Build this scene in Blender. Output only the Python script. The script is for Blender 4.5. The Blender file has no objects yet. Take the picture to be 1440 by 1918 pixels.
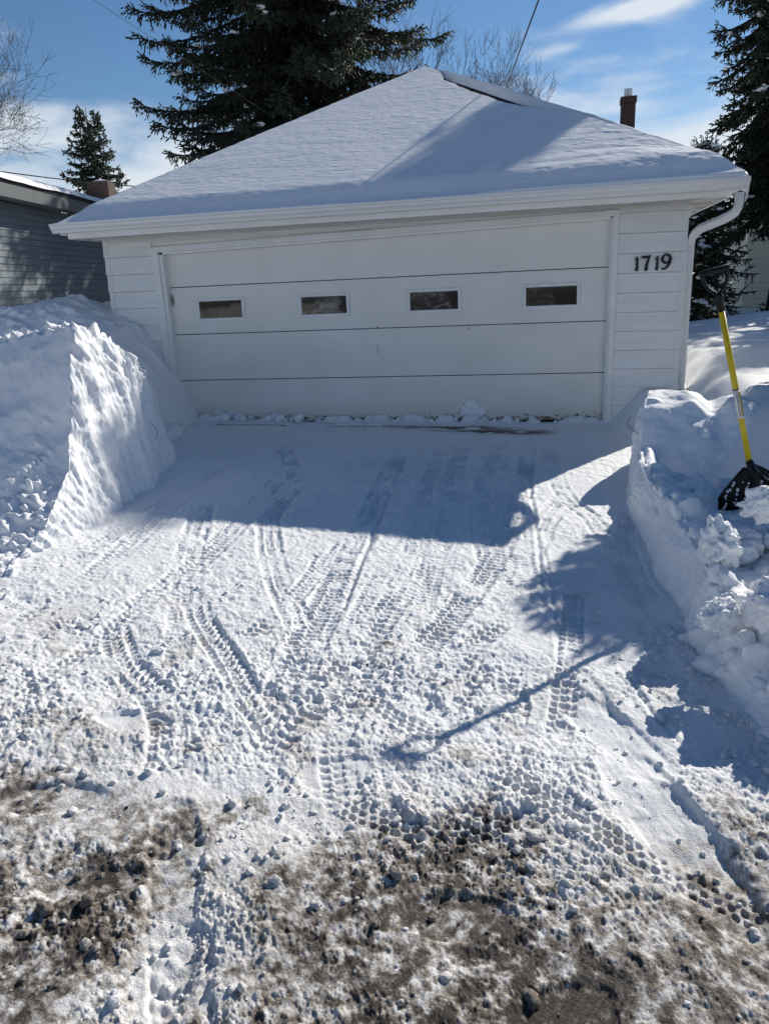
import bpy, math
import numpy as np
from mathutils import Vector, Matrix

S = bpy.context.scene
COL = S.collection

# ------------------------------------------------------------------ camera
cam_d = bpy.data.cameras.new("camera")
cam = bpy.data.objects.new("camera", cam_d)
COL.objects.link(cam)
RX, UX, FX = (0.977, 0.210, -0.043), (-0.020, 0.289, 0.957), (-0.214, 0.934, -0.286)
fw = Vector(FX).normalized()
rt = Vector(RX); rt = (rt - fw * rt.dot(fw)).normalized()
up = rt.cross(fw)
M = Matrix((rt, up, -fw)).transposed().to_4x4()
M.translation = Vector((4.323, -8.374, 1.502))
cam.matrix_world = M
cam_d.sensor_width = 36.0
cam_d.lens = 1410.2 / 1918 * 36.0
cam_d.clip_start = 0.05
cam_d.clip_end = 3000
S.camera = cam

# ------------------------------------------------------------------ light
SUN_V = Vector((0.832, 1.43, 1.0)).normalized()       # towards the sun
SUN_EL = math.asin(SUN_V.z)
SUN_AZ = math.atan2(SUN_V.x, SUN_V.y)
sd = bpy.data.lights.new("sun", 'SUN')
sd.energy = 5.0
sd.angle = math.radians(0.5)
sd.color = (1.0, 0.945, 0.855)
so = bpy.data.objects.new("sun", sd)
so.rotation_euler = (-SUN_V).to_track_quat('-Z', 'Y').to_euler()
COL.objects.link(so)

W = bpy.data.worlds.new("World")
S.world = W
W.use_nodes = True
nt = W.node_tree
nt.nodes.clear()
def N(t, kind, **kw):
    n = t.nodes.new(kind)
    for k, v in kw.items():
        if k in n.inputs.keys(): n.inputs[k].default_value = v
        else: setattr(n, k, v)
    return n
sky = N(nt, 'ShaderNodeTexSky', sky_type='NISHITA', sun_disc=False, sun_elevation=SUN_EL, sun_rotation=SUN_AZ,
        altitude=900, air_density=1.0, dust_density=0.1, ozone_density=3.0)
bg = N(nt, 'ShaderNodeBackground', Strength=0.087)
hs = N(nt, 'ShaderNodeHueSaturation', Saturation=1.13, Value=1.0)
nt.links.new(sky.outputs[0], hs.inputs['Color'])
nt.links.new(hs.outputs[0], bg.inputs[0])
tc = N(nt, 'ShaderNodeTexCoord')
mp = N(nt, 'ShaderNodeMapping')
mp.inputs['Scale'].default_value = (4.0, 4.0, 13.0)
mp.inputs['Rotation'].default_value = (0.15, -0.22, 0.3)
nt.links.new(tc.outputs['Generated'], mp.inputs[0])
nz = N(nt, 'ShaderNodeTexNoise', Scale=1.5, Detail=7.0, Roughness=0.56, Distortion=0.35)
nt.links.new(mp.outputs[0], nz.inputs[0])
sep = N(nt, 'ShaderNodeSeparateXYZ')
nt.links.new(tc.outputs['Generated'], sep.inputs[0])
lowm = N(nt, 'ShaderNodeMapRange', interpolation_type='SMOOTHSTEP')       # clouds bank up low over the horizon
for i, v in enumerate((0.26, 0.09, 0.0, 1.0)): lowm.inputs[i + 1].default_value = v
nt.links.new(sep.outputs['Z'], lowm.inputs[0])
def mth(op, a, b=None, clamp=False):
    n = N(nt, 'ShaderNodeMath', operation=op, use_clamp=clamp)
    for i, v in enumerate((a, b)):
        if v is None: continue
        if isinstance(v, (int, float)): n.inputs[i].default_value = v
        else: nt.links.new(v, n.inputs[i])
    return n.outputs[0]
acc = mth('MULTIPLY', lowm.outputs[0], 0.58)
# a few named streaks high in the sky: (direction, width across, width up)
for d, wa, wz, k in (((0.041, 0.963, 0.2675), 0.085, 0.012, 0.36), ((0.095, 0.959, 0.272), 0.05, 0.010, 0.28), ((-0.001, 0.97, 0.244), 0.03, 0.007, 0.27)):
    dx = mth('DIVIDE', mth('SUBTRACT', sep.outputs['X'], d[0]), wa)
    zz = mth('SUBTRACT', mth('SUBTRACT', sep.outputs['Z'], d[2]), mth('MULTIPLY', mth('SUBTRACT', sep.outputs['X'], d[0]), 0.10))
    dz = mth('DIVIDE', zz, wz)
    q = mth('ADD', mth('MULTIPLY', dx, dx), mth('MULTIPLY', dz, dz))
    acc = mth('ADD', acc, mth('MULTIPLY', mth('POWER', 2.718, mth('MULTIPLY', q, -1.0)), k))
cl = N(nt, 'ShaderNodeMapRange', interpolation_type='SMOOTHSTEP')
for i, v in enumerate((0.60, 1.02, 0.0, 0.92)): cl.inputs[i + 1].default_value = v
nt.links.new(mth('ADD', nz.outputs[0], acc), cl.inputs[0])
bgc = N(nt, 'ShaderNodeBackground', Strength=0.85)
bgc.inputs[0].default_value = (0.86, 0.93, 1.0, 1)
mx = N(nt, 'ShaderNodeMixShader')
nt.links.new(cl.outputs[0], mx.inputs[0]); nt.links.new(bg.outputs[0], mx.inputs[1]); nt.links.new(bgc.outputs[0], mx.inputs[2])
wo = N(nt, 'ShaderNodeOutputWorld')
nt.links.new(mx.outputs[0], wo.inputs[0])

S.view_settings.view_transform = 'Standard'
S.view_settings.look = 'None'
S.view_settings.exposure = 0.07
S.view_settings.gamma = 1.0
S.render.engine = 'CYCLES'
S.cycles.max_bounces = 6
S.cycles.diffuse_bounces = 4

# ------------------------------------------------------------------ noise (numpy)
def _h(ix, iy, iz, seed):
    with np.errstate(over='ignore'):
        h = ix.astype(np.uint32) * np.uint32(374761393) + iy.astype(np.uint32) * np.uint32(668265263)
        if iz is not None: h = h + iz.astype(np.uint32) * np.uint32(2147483647 - 58)
        h = h + np.uint32((seed * 2246822519) & 0xffffffff)
        h = (h ^ (h >> np.uint32(13))) * np.uint32(1274126177)
        h = (h ^ (h >> np.uint32(15))) * np.uint32(2246822519)
        h = h ^ (h >> np.uint32(16))
    return (h.astype(np.float64) / 4294967296.0).astype(np.float32)
def _i(a):
    f = np.floor(a); return f.astype(np.int64), (a - f).astype(np.float32)
def _q(t): return t * t * t * (t * (t * 6 - 15) + 10)
def vn2(x, y, seed=0):
    ix, fx = _i(x); iy, fy = _i(y); u, v = _q(fx), _q(fy)
    a = _h(ix, iy, None, seed); b = _h(ix + 1, iy, None, seed); c = _h(ix, iy + 1, None, seed); d = _h(ix + 1, iy + 1, None, seed)
    return (a + (b - a) * u) * (1 - v) + (c + (d - c) * u) * v
def vn3(x, y, z, seed=0):
    ix, fx = _i(x); iy, fy = _i(y); iz, fz = _i(z); u, v, w = _q(fx), _q(fy), _q(fz)
    def pl(k):
        a = _h(ix, iy, iz + k, seed); b = _h(ix + 1, iy, iz + k, seed); c = _h(ix, iy + 1, iz + k, seed); d = _h(ix + 1, iy + 1, iz + k, seed)
        return (a + (b - a) * u) * (1 - v) + (c + (d - c) * u) * v
    return pl(0) * (1 - w) + pl(1) * w
def fb2(x, y, o=4, seed=0, g=0.5):
    s = 0; a = 1.0; t = 0
    for k in range(o):
        s = s + a * vn2(x, y, seed + k); t += a; a *= g
        x, y = x * 1.62 - y * 1.19 + 3.1, x * 1.19 + y * 1.62 - 1.7
    return s / t
def fb3(x, y, z, o=3, seed=0, g=0.5):
    s = 0; a = 1.0; t = 0
    for k in range(o):
        s = s + a * vn3(x, y, z, seed + k); t += a; a *= g
        x, y, z = x * 1.6 - y * 1.2 + 3.3, x * 1.2 + y * 1.6 + 0.7, z * 2.03 + 1.9
    return s / t
def clods(x, y, cell, prob, seed, stretch=0.35):
    """height field 0..1 of rounded lumps, one to a cell at most"""
    x = x / cell; y = y / cell
    ix, fx = _i(x); iy, fy = _i(y)
    best = np.zeros(x.shape, np.float32)
    for dx in (-1, 0, 1):
        for dy in (-1, 0, 1):
            cx, cy = ix + dx, iy + dy
            px = dx + _h(cx, cy, None, seed) - fx; py = dy + _h(cx, cy, None, seed + 1) - fy
            r = 0.28 + 0.36 * _h(cx, cy, None, seed + 2)
            an = 6.283 * _h(cx, cy, None, seed + 4); ca, sa = np.cos(an), np.sin(an)
            qx = (px * ca + py * sa); qy = (-px * sa + py * ca) * (1 + stretch)
            k = 1 - (qx * qx + qy * qy) / (r * r)
            on = _h(cx, cy, None, seed + 3) < prob
            best = np.maximum(best, np.where(on, np.sqrt(np.clip(k, 0, 1)) * r * 1.6, 0))
    return best
def sm(a, b, x):
    t = np.clip((x - a) / (b - a), 0, 1); return t * t * (3 - 2 * t)
def ipl(x, pts):
    xs, ys = zip(*pts); return np.interp(x, xs, ys)

# ------------------------------------------------------------------ mesh helpers
def link(o, parent=None):
    COL.objects.link(o)
    if parent is not None: o.parent = parent
    return o
def mesh_np(name, V, faces, mat, parent=None, smooth=False, attrs=None, mats=None):
    """V (n,3); faces = list of int arrays (m,3) or (m,4)"""
    me = bpy.data.meshes.new(name)
    V = np.asarray(V, np.float32).reshape(-1, 3)
    me.vertices.add(len(V)); me.vertices.foreach_set('co', V.ravel())
    li, tot = [], []
    for f in faces:
        f = np.asarray(f, np.int32)
        if len(f) == 0: continue
        li.append(f.ravel()); tot.append(np.full(len(f), f.shape[1], np.int32))
    li = np.concatenate(li); tot = np.concatenate(tot)
    st = np.concatenate(([0], np.cumsum(tot)[:-1])).astype(np.int32)
    me.loops.add(len(li)); me.loops.foreach_set('vertex_index', li)
    me.polygons.add(len(tot)); me.polygons.foreach_set('loop_start', st); me.polygons.foreach_set('loop_total', tot)
    if smooth: me.polygons.foreach_set('use_smooth', np.ones(len(tot), bool))
    me.update(calc_edges=True); me.validate()
    if attrs:
        for k, a in attrs.items():
            at = me.attributes.new(k, 'FLOAT', 'POINT'); at.data.foreach_set('value', np.asarray(a, np.float32).ravel())
    if mat: me.materials.append(mat)
    return link(bpy.data.objects.new(name, me), parent)
def grid_faces(n, m, off=0, flip=False):
    i = np.arange(n - 1)[:, None] * m + np.arange(m - 1)[None, :] + off
    f = np.stack([i, i + 1, i + m + 1, i + m], -1).reshape(-1, 4)
    return f[:, ::-1] if flip else f
class MB:
    """collects simple solids into one mesh"""
    def __init__(s): s.v = []; s.f = []
    def _n(s): return len(s.v)
    def hexa(s, p):                       # 8 points: bottom 4 (ccw) then top 4
        n = s._n(); s.v += [tuple(q) for q in p]
        s.f += [tuple(n + k for k in q) for q in ((3, 2, 1, 0), (4, 5, 6, 7), (0, 1, 5, 4), (1, 2, 6, 5), (2, 3, 7, 6), (3, 0, 4, 7))]
    def box(s, x0, x1, y0, y1, z0, z1):
        s.hexa([(x0, y0, z0), (x1, y0, z0), (x1, y1, z0), (x0, y1, z0), (x0, y0, z1), (x1, y0, z1), (x1, y1, z1), (x0, y1, z1)])
    def sweep(s, prof, path, closed=True, cap=True):
        """prof: list of 2-d (side, up) points; path: list of (point, side vector, up vector)"""
        n0 = s._n(); k = len(prof)
        for P, a, b in path:
            P, a, b = Vector(P), Vector(a), Vector(b)
            for q in prof: s.v.append(tuple(P + a * q[0] + b * q[1]))
        for i in range(len(path) - 1):
            for j in range(k if closed else k - 1):
                j2 = (j + 1) % k
                s.f.append((n0 + i * k + j, n0 + i * k + j2, n0 + (i + 1) * k + j2, n0 + (i + 1) * k + j))
        if cap and closed:
            s.f.append(tuple(n0 + j for j in range(k))[::-1]); e = n0 + (len(path) - 1) * k
            s.f.append(tuple(e + j for j in range(k)))
    def tube(s, pts, rad, sides=8):
        pts = [Vector(p) for p in pts]; path = []
        ref = Vector((0.13, 0.31, 0.94))
        prof = None; n0 = s._n()
        for i, p in enumerate(pts):
            t = (pts[min(i + 1, len(pts) - 1)] - pts[max(i - 1, 0)]).normalized()
            a = t.cross(ref)
            if a.length < 1e-3: a = t.cross(Vector((1, 0, 0)))
            a.normalize(); b = t.cross(a)
            r = rad[i] if hasattr(rad, '__len__') else rad
            for j in range(sides):
                an = 2 * math.pi * j / sides
                s.v.append(tuple(p + a * (r * math.cos(an)) + b * (r * math.sin(an))))
        for i in range(len(pts) - 1):
            for j in range(sides):
                j2 = (j + 1) % sides
                s.f.append((n0 + i * sides + j, n0 + i * sides + j2, n0 + (i + 1) * sides + j2, n0 + (i + 1) * sides + j))
        s.f.append(tuple(n0 + j for j in range(sides))[::-1]); e = n0 + (len(pts) - 1) * sides
        s.f.append(tuple(e + j for j in range(sides)))
    def build(s, name, mat, parent=None, bevel=0.0, smooth=False):
        me = bpy.data.meshes.new(name); me.from_pydata(s.v, [], s.f); me.update()
        if smooth:
            me.polygons.foreach_set('use_smooth', np.ones(len(me.polygons), bool))
        me.materials.append(mat)
        o = link(bpy.data.objects.new(name, me), parent)
        if bevel > 0:
            b = o.modifiers.new('bevel', 'BEVEL'); b.width = bevel; b.segments = 2; b.limit_method = 'ANGLE'
        return o
def tag(o, label=None, cat=None, group=None, kind=None):
    if label: o['label'] = label
    if cat: o['category'] = cat
    if group: o['group'] = group
    if kind: o['kind'] = kind
    return o
def thing(name, label, cat, loc=(0, 0, 0), rz=0.0, group=None):
    o = link(bpy.data.objects.new(name, None)); o.location = loc; o.rotation_euler = (0, 0, rz)
    o.empty_display_size = 0.2
    return tag(o, label, cat, group)

# ------------------------------------------------------------------ materials
def mat(name, col=(0.5, 0.5, 0.5), rough=0.6, spec=0.3, metal=0.0):
    m = bpy.data.materials.new(name); m.use_nodes = True
    b = m.node_tree.nodes['Principled BSDF']
    b.inputs['Base Color'].default_value = (*col, 1); b.inputs['Roughness'].default_value = rough
    b.inputs['Specular IOR Level'].default_value = spec; b.inputs['Metallic'].default_value = metal
    return m, m.node_tree, b
def noise_node(t, scale, detail=4, rough=0.55, vec=None, stretch=None):
    n = N(t, 'ShaderNodeTexNoise', Scale=scale, Detail=float(detail), Roughness=rough)
    c = N(t, 'ShaderNodeTexCoord')
    src = c.outputs['Object']
    if stretch:
        mpn = N(t, 'ShaderNodeMapping'); mpn.inputs['Scale'].default_value = stretch
        t.links.new(src, mpn.inputs[0]); src = mpn.outputs[0]
    t.links.new(src, n.inputs[0])
    return n.outputs[0]
def ramp(t, src, pts):
    r = N(t, 'ShaderNodeValToRGB'); e = r.color_ramp.elements
    while len(e) < len(pts): e.new(0.5)
    for k, (p, c) in enumerate(pts):
        e[k].position = p; e[k].color = (*c, 1) if hasattr(c, '__len__') else (c, c, c, 1)
    t.links.new(src, r.inputs[0]); return r.outputs[0]
def bump(t, b, src, strength, dist, prev=None):
    n = N(t, 'ShaderNodeBump', Strength=strength, Distance=dist)
    t.links.new(src, n.inputs['Height'])
    if prev is not None: t.links.new(prev, n.inputs['Normal'])
    t.links.new(n.outputs[0], b.inputs['Normal']); return n.outputs[0]
def mixc(t, fac, a, b):
    m = N(t, 'ShaderNodeMix', data_type='RGBA')
    for k, v in ((0, fac), (6, a), (7, b)):
        if isinstance(v, (int, float)): m.inputs[k].default_value = v
        elif isinstance(v, tuple): m.inputs[k].default_value = (*v, 1)
        else: t.links.new(v, m.inputs[k])
    return m.outputs[2]

SNOW = (0.86, 0.875, 0.89)
M_SNOW, t, b = mat('snow', SNOW, 0.65, 0.15)
t.links.new(ramp(t, noise_node(t, 6, 6), ((0.3, (0.84, 0.855, 0.875)), (0.7, (0.90, 0.905, 0.91)))), b.inputs['Base Color'])
p1 = bump(t, b, noise_node(t, 55, 6, 0.65), 0.5, 0.012)
bump(t, b, noise_node(t, 420, 2), 0.4, 0.002, p1)

M_ROOFSNOW, t, b = mat('roof_snow', SNOW, 0.65, 0.15)
p1 = bump(t, b, noise_node(t, 14, 7, 0.65, stretch=(0.8, 1.7, 1.0)), 0.32, 0.02)
bump(t, b, noise_node(t, 200, 3), 0.5, 0.004, p1)

M_GROUND, t, b = mat('trodden_snow', SNOW, 0.6, 0.25)
ad = N(t, 'ShaderNodeAttribute', attribute_name='dirt'); aw = N(t, 'ShaderNodeAttribute', attribute_name='wet')
spk = noise_node(t, 140, 5, 0.75)
grit = N(t, 'ShaderNodeMath', operation='MULTIPLY_ADD'); grit.inputs[1].default_value = 1.3; grit.inputs[2].default_value = -0.65
t.links.new(spk, grit.inputs[0])
sc = N(t, 'ShaderNodeMath', operation='MULTIPLY'); t.links.new(grit.outputs[0], sc.inputs[0])
sc2 = N(t, 'ShaderNodeMath', operation='MULTIPLY_ADD', use_clamp=True); sc2.inputs[1].default_value = 2.2; sc2.inputs[2].default_value = 0.06
t.links.new(ad.outputs['Fac'], sc2.inputs[0]); t.links.new(sc2.outputs[0], sc.inputs[1])
dd = N(t, 'ShaderNodeMath', operation='ADD', use_clamp=True); t.links.new(ad.outputs['Fac'], dd.inputs[0]); t.links.new(sc.outputs[0], dd.inputs[1])
c1 = ramp(t, dd.outputs[0], ((0.0, (0.87, 0.88, 0.885)), (0.16, (0.78, 0.765, 0.745)), (0.40, (0.45, 0.42, 0.385)), (0.68, (0.21, 0.178, 0.148)), (1.0, (0.05, 0.04, 0.033))))
t.links.new(c1, b.inputs['Base Color'])
rg = N(t, 'ShaderNodeMapRange'); rg.inputs[3].default_value = 0.68; rg.inputs[4].default_value = 0.32
t.links.new(aw.outputs['Fac'], rg.inputs[0]); t.links.new(rg.outputs[0], b.inputs['Roughness'])
p1 = bump(t, b, noise_node(t, 150, 5, 0.7), 0.75, 0.008)

M_PAINT, t, b = mat('white_paint', (0.72, 0.71, 0.68), 0.5, 0.4)
t.links.new(ramp(t, noise_node(t, 3, 5), ((0.3, (0.75, 0.74, 0.71)), (0.7, (0.83, 0.825, 0.80)))), b.inputs['Base Color'])
bump(t, b, noise_node(t, 60, 3), 0.08, 0.002)
M_SIDING, t, b = mat('white_siding', (0.70, 0.69, 0.66), 0.55, 0.35)
t.links.new(ramp(t, noise_node(t, 5, 5, stretch=(0.5, 1, 3)), ((0.3, (0.76, 0.755, 0.73)), (0.7, (0.84, 0.835, 0.815)))), b.inputs['Base Color'])
bump(t, b, noise_node(t, 30, 4, 0.6, stretch=(0.25, 1, 6)), 0.35, 0.006)
M_DOOR, t, b = mat('garage_door_paint', (0.72, 0.71, 0.68), 0.42, 0.4)
tcx = N(t, 'ShaderNodeTexCoord'); sx = N(t, 'ShaderNodeSeparateXYZ'); t.links.new(tcx.outputs['Object'], sx.inputs[0])
base = ramp(t, noise_node(t, 1.6, 5), ((0.3, (0.74, 0.715, 0.66)), (0.7, (0.81, 0.79, 0.745))))
low = N(t, 'ShaderNodeMapRange'); low.inputs[1].default_value = 0.26; low.inputs[2].default_value = 0.0; t.links.new(sx.outputs['Z'], low.inputs[0])
rs = N(t, 'ShaderNodeMath', operation='MULTIPLY_ADD'); rs.inputs[1].default_value = 0.42; t.links.new(low.outputs[0], rs.inputs[0]); t.links.new(noise_node(t, 26, 6, 0.75, stretch=(0.6, 1, 1)), rs.inputs[2])
rust = ramp(t, rs.outputs[0], ((0.80, 0.0), (0.88, 1.0)))
grime = N(t, 'ShaderNodeMath', operation='MULTIPLY'); t.links.new(low.outputs[0], grime.inputs[0]); grime.inputs[1].default_value = 0.5
base2 = mixc(t, grime.outputs[0], base, (0.50, 0.47, 0.38))
t.links.new(mixc(t, rust, base2, (0.07, 0.045, 0.03)), b.inputs['Base Color'])
p1 = bump(t, b, noise_node(t, 2.2, 3, 0.5), 0.25, 0.03)
bump(t, b, noise_node(t, 90, 3), 0.06, 0.002, p1)
M_METAL, t, b = mat('painted_gutter', (0.74, 0.745, 0.73), 0.35, 0.5)
bump(t, b, noise_node(t, 5, 3), 0.1, 0.01)
M_SHINGLE, t, b = mat('dark_shingle', (0.03, 0.03, 0.035), 0.85, 0.2)
bump(t, b, noise_node(t, 60, 3), 0.6, 0.01)
M_DARK, t, b = mat('dark_gap', (0.012, 0.012, 0.013), 0.8, 0.2)
M_BLACK, t, b = mat('black_plastic', (0.009, 0.009, 0.010), 0.5, 0.25)
bump(t, b, noise_node(t, 120, 2), 0.1, 0.002)
M_IRON, t, b = mat('black_iron', (0.008, 0.008, 0.010), 0.5, 0.4)
M_YELLOW, t, b = mat('yellow_shaft', (0.72, 0.52, 0.012), 0.35, 0.5)
t.links.new(ramp(t, noise_node(t, 14, 4), ((0.35, (0.62, 0.45, 0.01)), (0.7, (0.76, 0.56, 0.015)))), b.inputs['Base Color'])
M_STICK, t, b = mat('paper_label', (0.75, 0.74, 0.7), 0.5, 0.3)
M_INK, t, b = mat('label_ink', (0.02, 0.02, 0.02), 0.5, 0.3)
M_OLIVE, t, b = mat('label_band', (0.30, 0.22, 0.03), 0.5, 0.3)
M_STEEL, t, b = mat('galvanised_steel', (0.55, 0.56, 0.58), 0.35, 0.5, 0.9)
M_RUST, t, b = mat('rusty_steel', (0.28, 0.25, 0.22), 0.7, 0.3)
M_RUSTY, t, b = mat('rust_spot', (0.22, 0.08, 0.03), 0.8, 0.2)
M_GREY, t, b = mat('slate_siding', (0.15, 0.185, 0.21), 0.55, 0.3)
t.links.new(ramp(t, noise_node(t, 2, 4), ((0.3, (0.135, 0.165, 0.19)), (0.7, (0.165, 0.20, 0.225)))), b.inputs['Base Color'])
bump(t, b, noise_node(t, 30, 3, stretch=(2, 0.3, 3)), 0.15, 0.004)
M_FASCIA, t, b = mat('grey_fascia', (0.13, 0.14, 0.145), 0.5, 0.3)
M_BRICK, t, b = mat('dark_brick', (0.1, 0.05, 0.04), 0.85, 0.2)
bk = N(t, 'ShaderNodeTexBrick', Scale=1.0)
bk.inputs['Color1'].default_value = (0.05, 0.026, 0.022, 1); bk.inputs['Color2'].default_value = (0.035, 0.02, 0.018, 1); bk.inputs['Mortar'].default_value = (0.085, 0.075, 0.07, 1)
bk.inputs['Brick Width'].default_value = 0.21; bk.inputs['Row Height'].default_value = 0.075; bk.inputs['Mortar Size'].default_value = 0.009
cb = N(t, 'ShaderNodeTexCoord'); mb_ = N(t, 'ShaderNodeMapping'); mb_.inputs['Rotation'].default_value = (math.radians(90), 0, 0)
t.links.new(cb.outputs['Object'], mb_.inputs[0]); t.links.new(mb_.outputs[0], bk.inputs[0]); t.links.new(bk.outputs[0], b.inputs['Base Color'])
bump(t, b, bk.outputs['Fac'], -0.4, 0.01)
M_TANBRICK, t, b = mat('tan_brick', (0.25, 0.15, 0.10), 0.85, 0.2)
t.links.new(ramp(t, noise_node(t, 14, 4), ((0.35, (0.065, 0.045, 0.038)), (0.7, (0.11, 0.078, 0.064)))), b.inputs['Base Color'])
M_BLOCK, t, b = mat('cream_block', (0.60, 0.62, 0.55), 0.8, 0.2)
bk = N(t, 'ShaderNodeTexBrick', Scale=1.0)
bk.inputs['Color1'].default_value = (0.60, 0.63, 0.56, 1); bk.inputs['Color2'].default_value = (0.55, 0.58, 0.52, 1); bk.inputs['Mortar'].default_value = (0.47, 0.50, 0.46, 1)
bk.inputs['Brick Width'].default_value = 0.4; bk.inputs['Row Height'].default_value = 0.2; bk.inputs['Mortar Size'].default_value = 0.012
cb = N(t, 'ShaderNodeTexCoord'); mb_ = N(t, 'ShaderNodeMapping'); mb_.inputs['Rotation'].default_value = (math.radians(90), 0, 0)
t.links.new(cb.outputs['Object'], mb_.inputs[0]); t.links.new(mb_.outputs[0], bk.inputs[0]); t.links.new(bk.outputs[0], b.inputs['Base Color'])
M_NEEDLE, t, b = mat('spruce_needles', (0.03, 0.045, 0.03), 0.6, 0.25)
t.links.new(ramp(t, noise_node(t, 1.3, 4), ((0.3, (0.022, 0.034, 0.024)), (0.6, (0.040, 0.052, 0.032)), (0.75, (0.060, 0.060, 0.034)))), b.inputs['Base Color'])
M_BARK, t, b = mat('spruce_bark', (0.045, 0.036, 0.03), 0.9, 0.1)
bump(t, b, noise_node(t, 18, 4, stretch=(1, 1, 0.3)), 0.7, 0.03)
M_TWIG, t, b = mat('bare_bark', (0.075, 0.062, 0.052), 0.9, 0.1)
M_WIRE, t, b = mat('wire_black', (0.015, 0.015, 0.016), 0.6, 0.3)

def pane_mat(k):
    m, t, b = mat('window_pane', (0.03, 0.03, 0.03), 0.04, 0.4)
    c = N(t, 'ShaderNodeTexCoord'); mpn = N(t, 'ShaderNodeMapping'); mpn.inputs['Location'].default_value = (k * 3.7, 0, k * 1.3); mpn.inputs['Scale'].default_value = (7, 1, 16)
    t.links.new(c.outputs['Object'], mpn.inputs[0])
    n1 = N(t, 'ShaderNodeTexNoise', Scale=1.0, Detail=6.0, Roughness=0.6, Distortion=1.2); t.links.new(mpn.outputs[0], n1.inputs[0])
    lo = ((0.020, 0.017, 0.015), (0.022, 0.022, 0.021), (0.032, 0.031, 0.028), (0.035, 0.031, 0.025))[k]
    hi = ((0.045, 0.036, 0.032), (0.20, 0.20, 0.18), (0.22, 0.21, 0.19), (0.14, 0.13, 0.11))[k]
    col = ramp(t, n1.outputs[0], ((0.30, tuple(0.6 * q for q in lo)), (0.5, lo), (0.72, hi)))
    s2 = N(t, 'ShaderNodeSeparateXYZ'); t.links.new(c.outputs['Object'], s2.inputs[0])
    # the uncovered dark corner of the pane, ragged
    a = N(t, 'ShaderNodeMath', operation='MULTIPLY_ADD'); a.inputs[1].default_value = 3.0
    t.links.new(s2.outputs['X'], a.inputs[0]); t.links.new(s2.outputs['Z'], a.inputs[2])
    a2 = N(t, 'ShaderNodeMath', operation='MULTIPLY_ADD'); a2.inputs[1].default_value = 0.25; t.links.new(n1.outputs[0], a2.inputs[0]); t.links.new(a.outputs[0], a2.inputs[2])
    th = (0.66, 0.69, 0.62, 0.40)[k]
    f = ramp(t, mth2(t, a2.outputs[0]), ((th - 0.02, 0.0), (th + 0.02, 1.0)))
    t.links.new(mixc(t, f, col, (0.008, 0.008, 0.009)), b.inputs['Base Color'])
    return m
def mth2(t, s):
    n = N(t, 'ShaderNodeMath', operation='MULTIPLY_ADD', use_clamp=True); n.inputs[1].default_value = 0.5; n.inputs[2].default_value = 0.3
    t.links.new(s, n.inputs[0]); return n.outputs[0]

# ------------------------------------------------------------------ ground shape
def G(x, y):
    c = 0.013 + 0.029 * np.clip(-y / 3.5, 0, 1)
    return 0.02 * y + c * (4.0 - np.clip(x, -3, 9))

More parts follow.
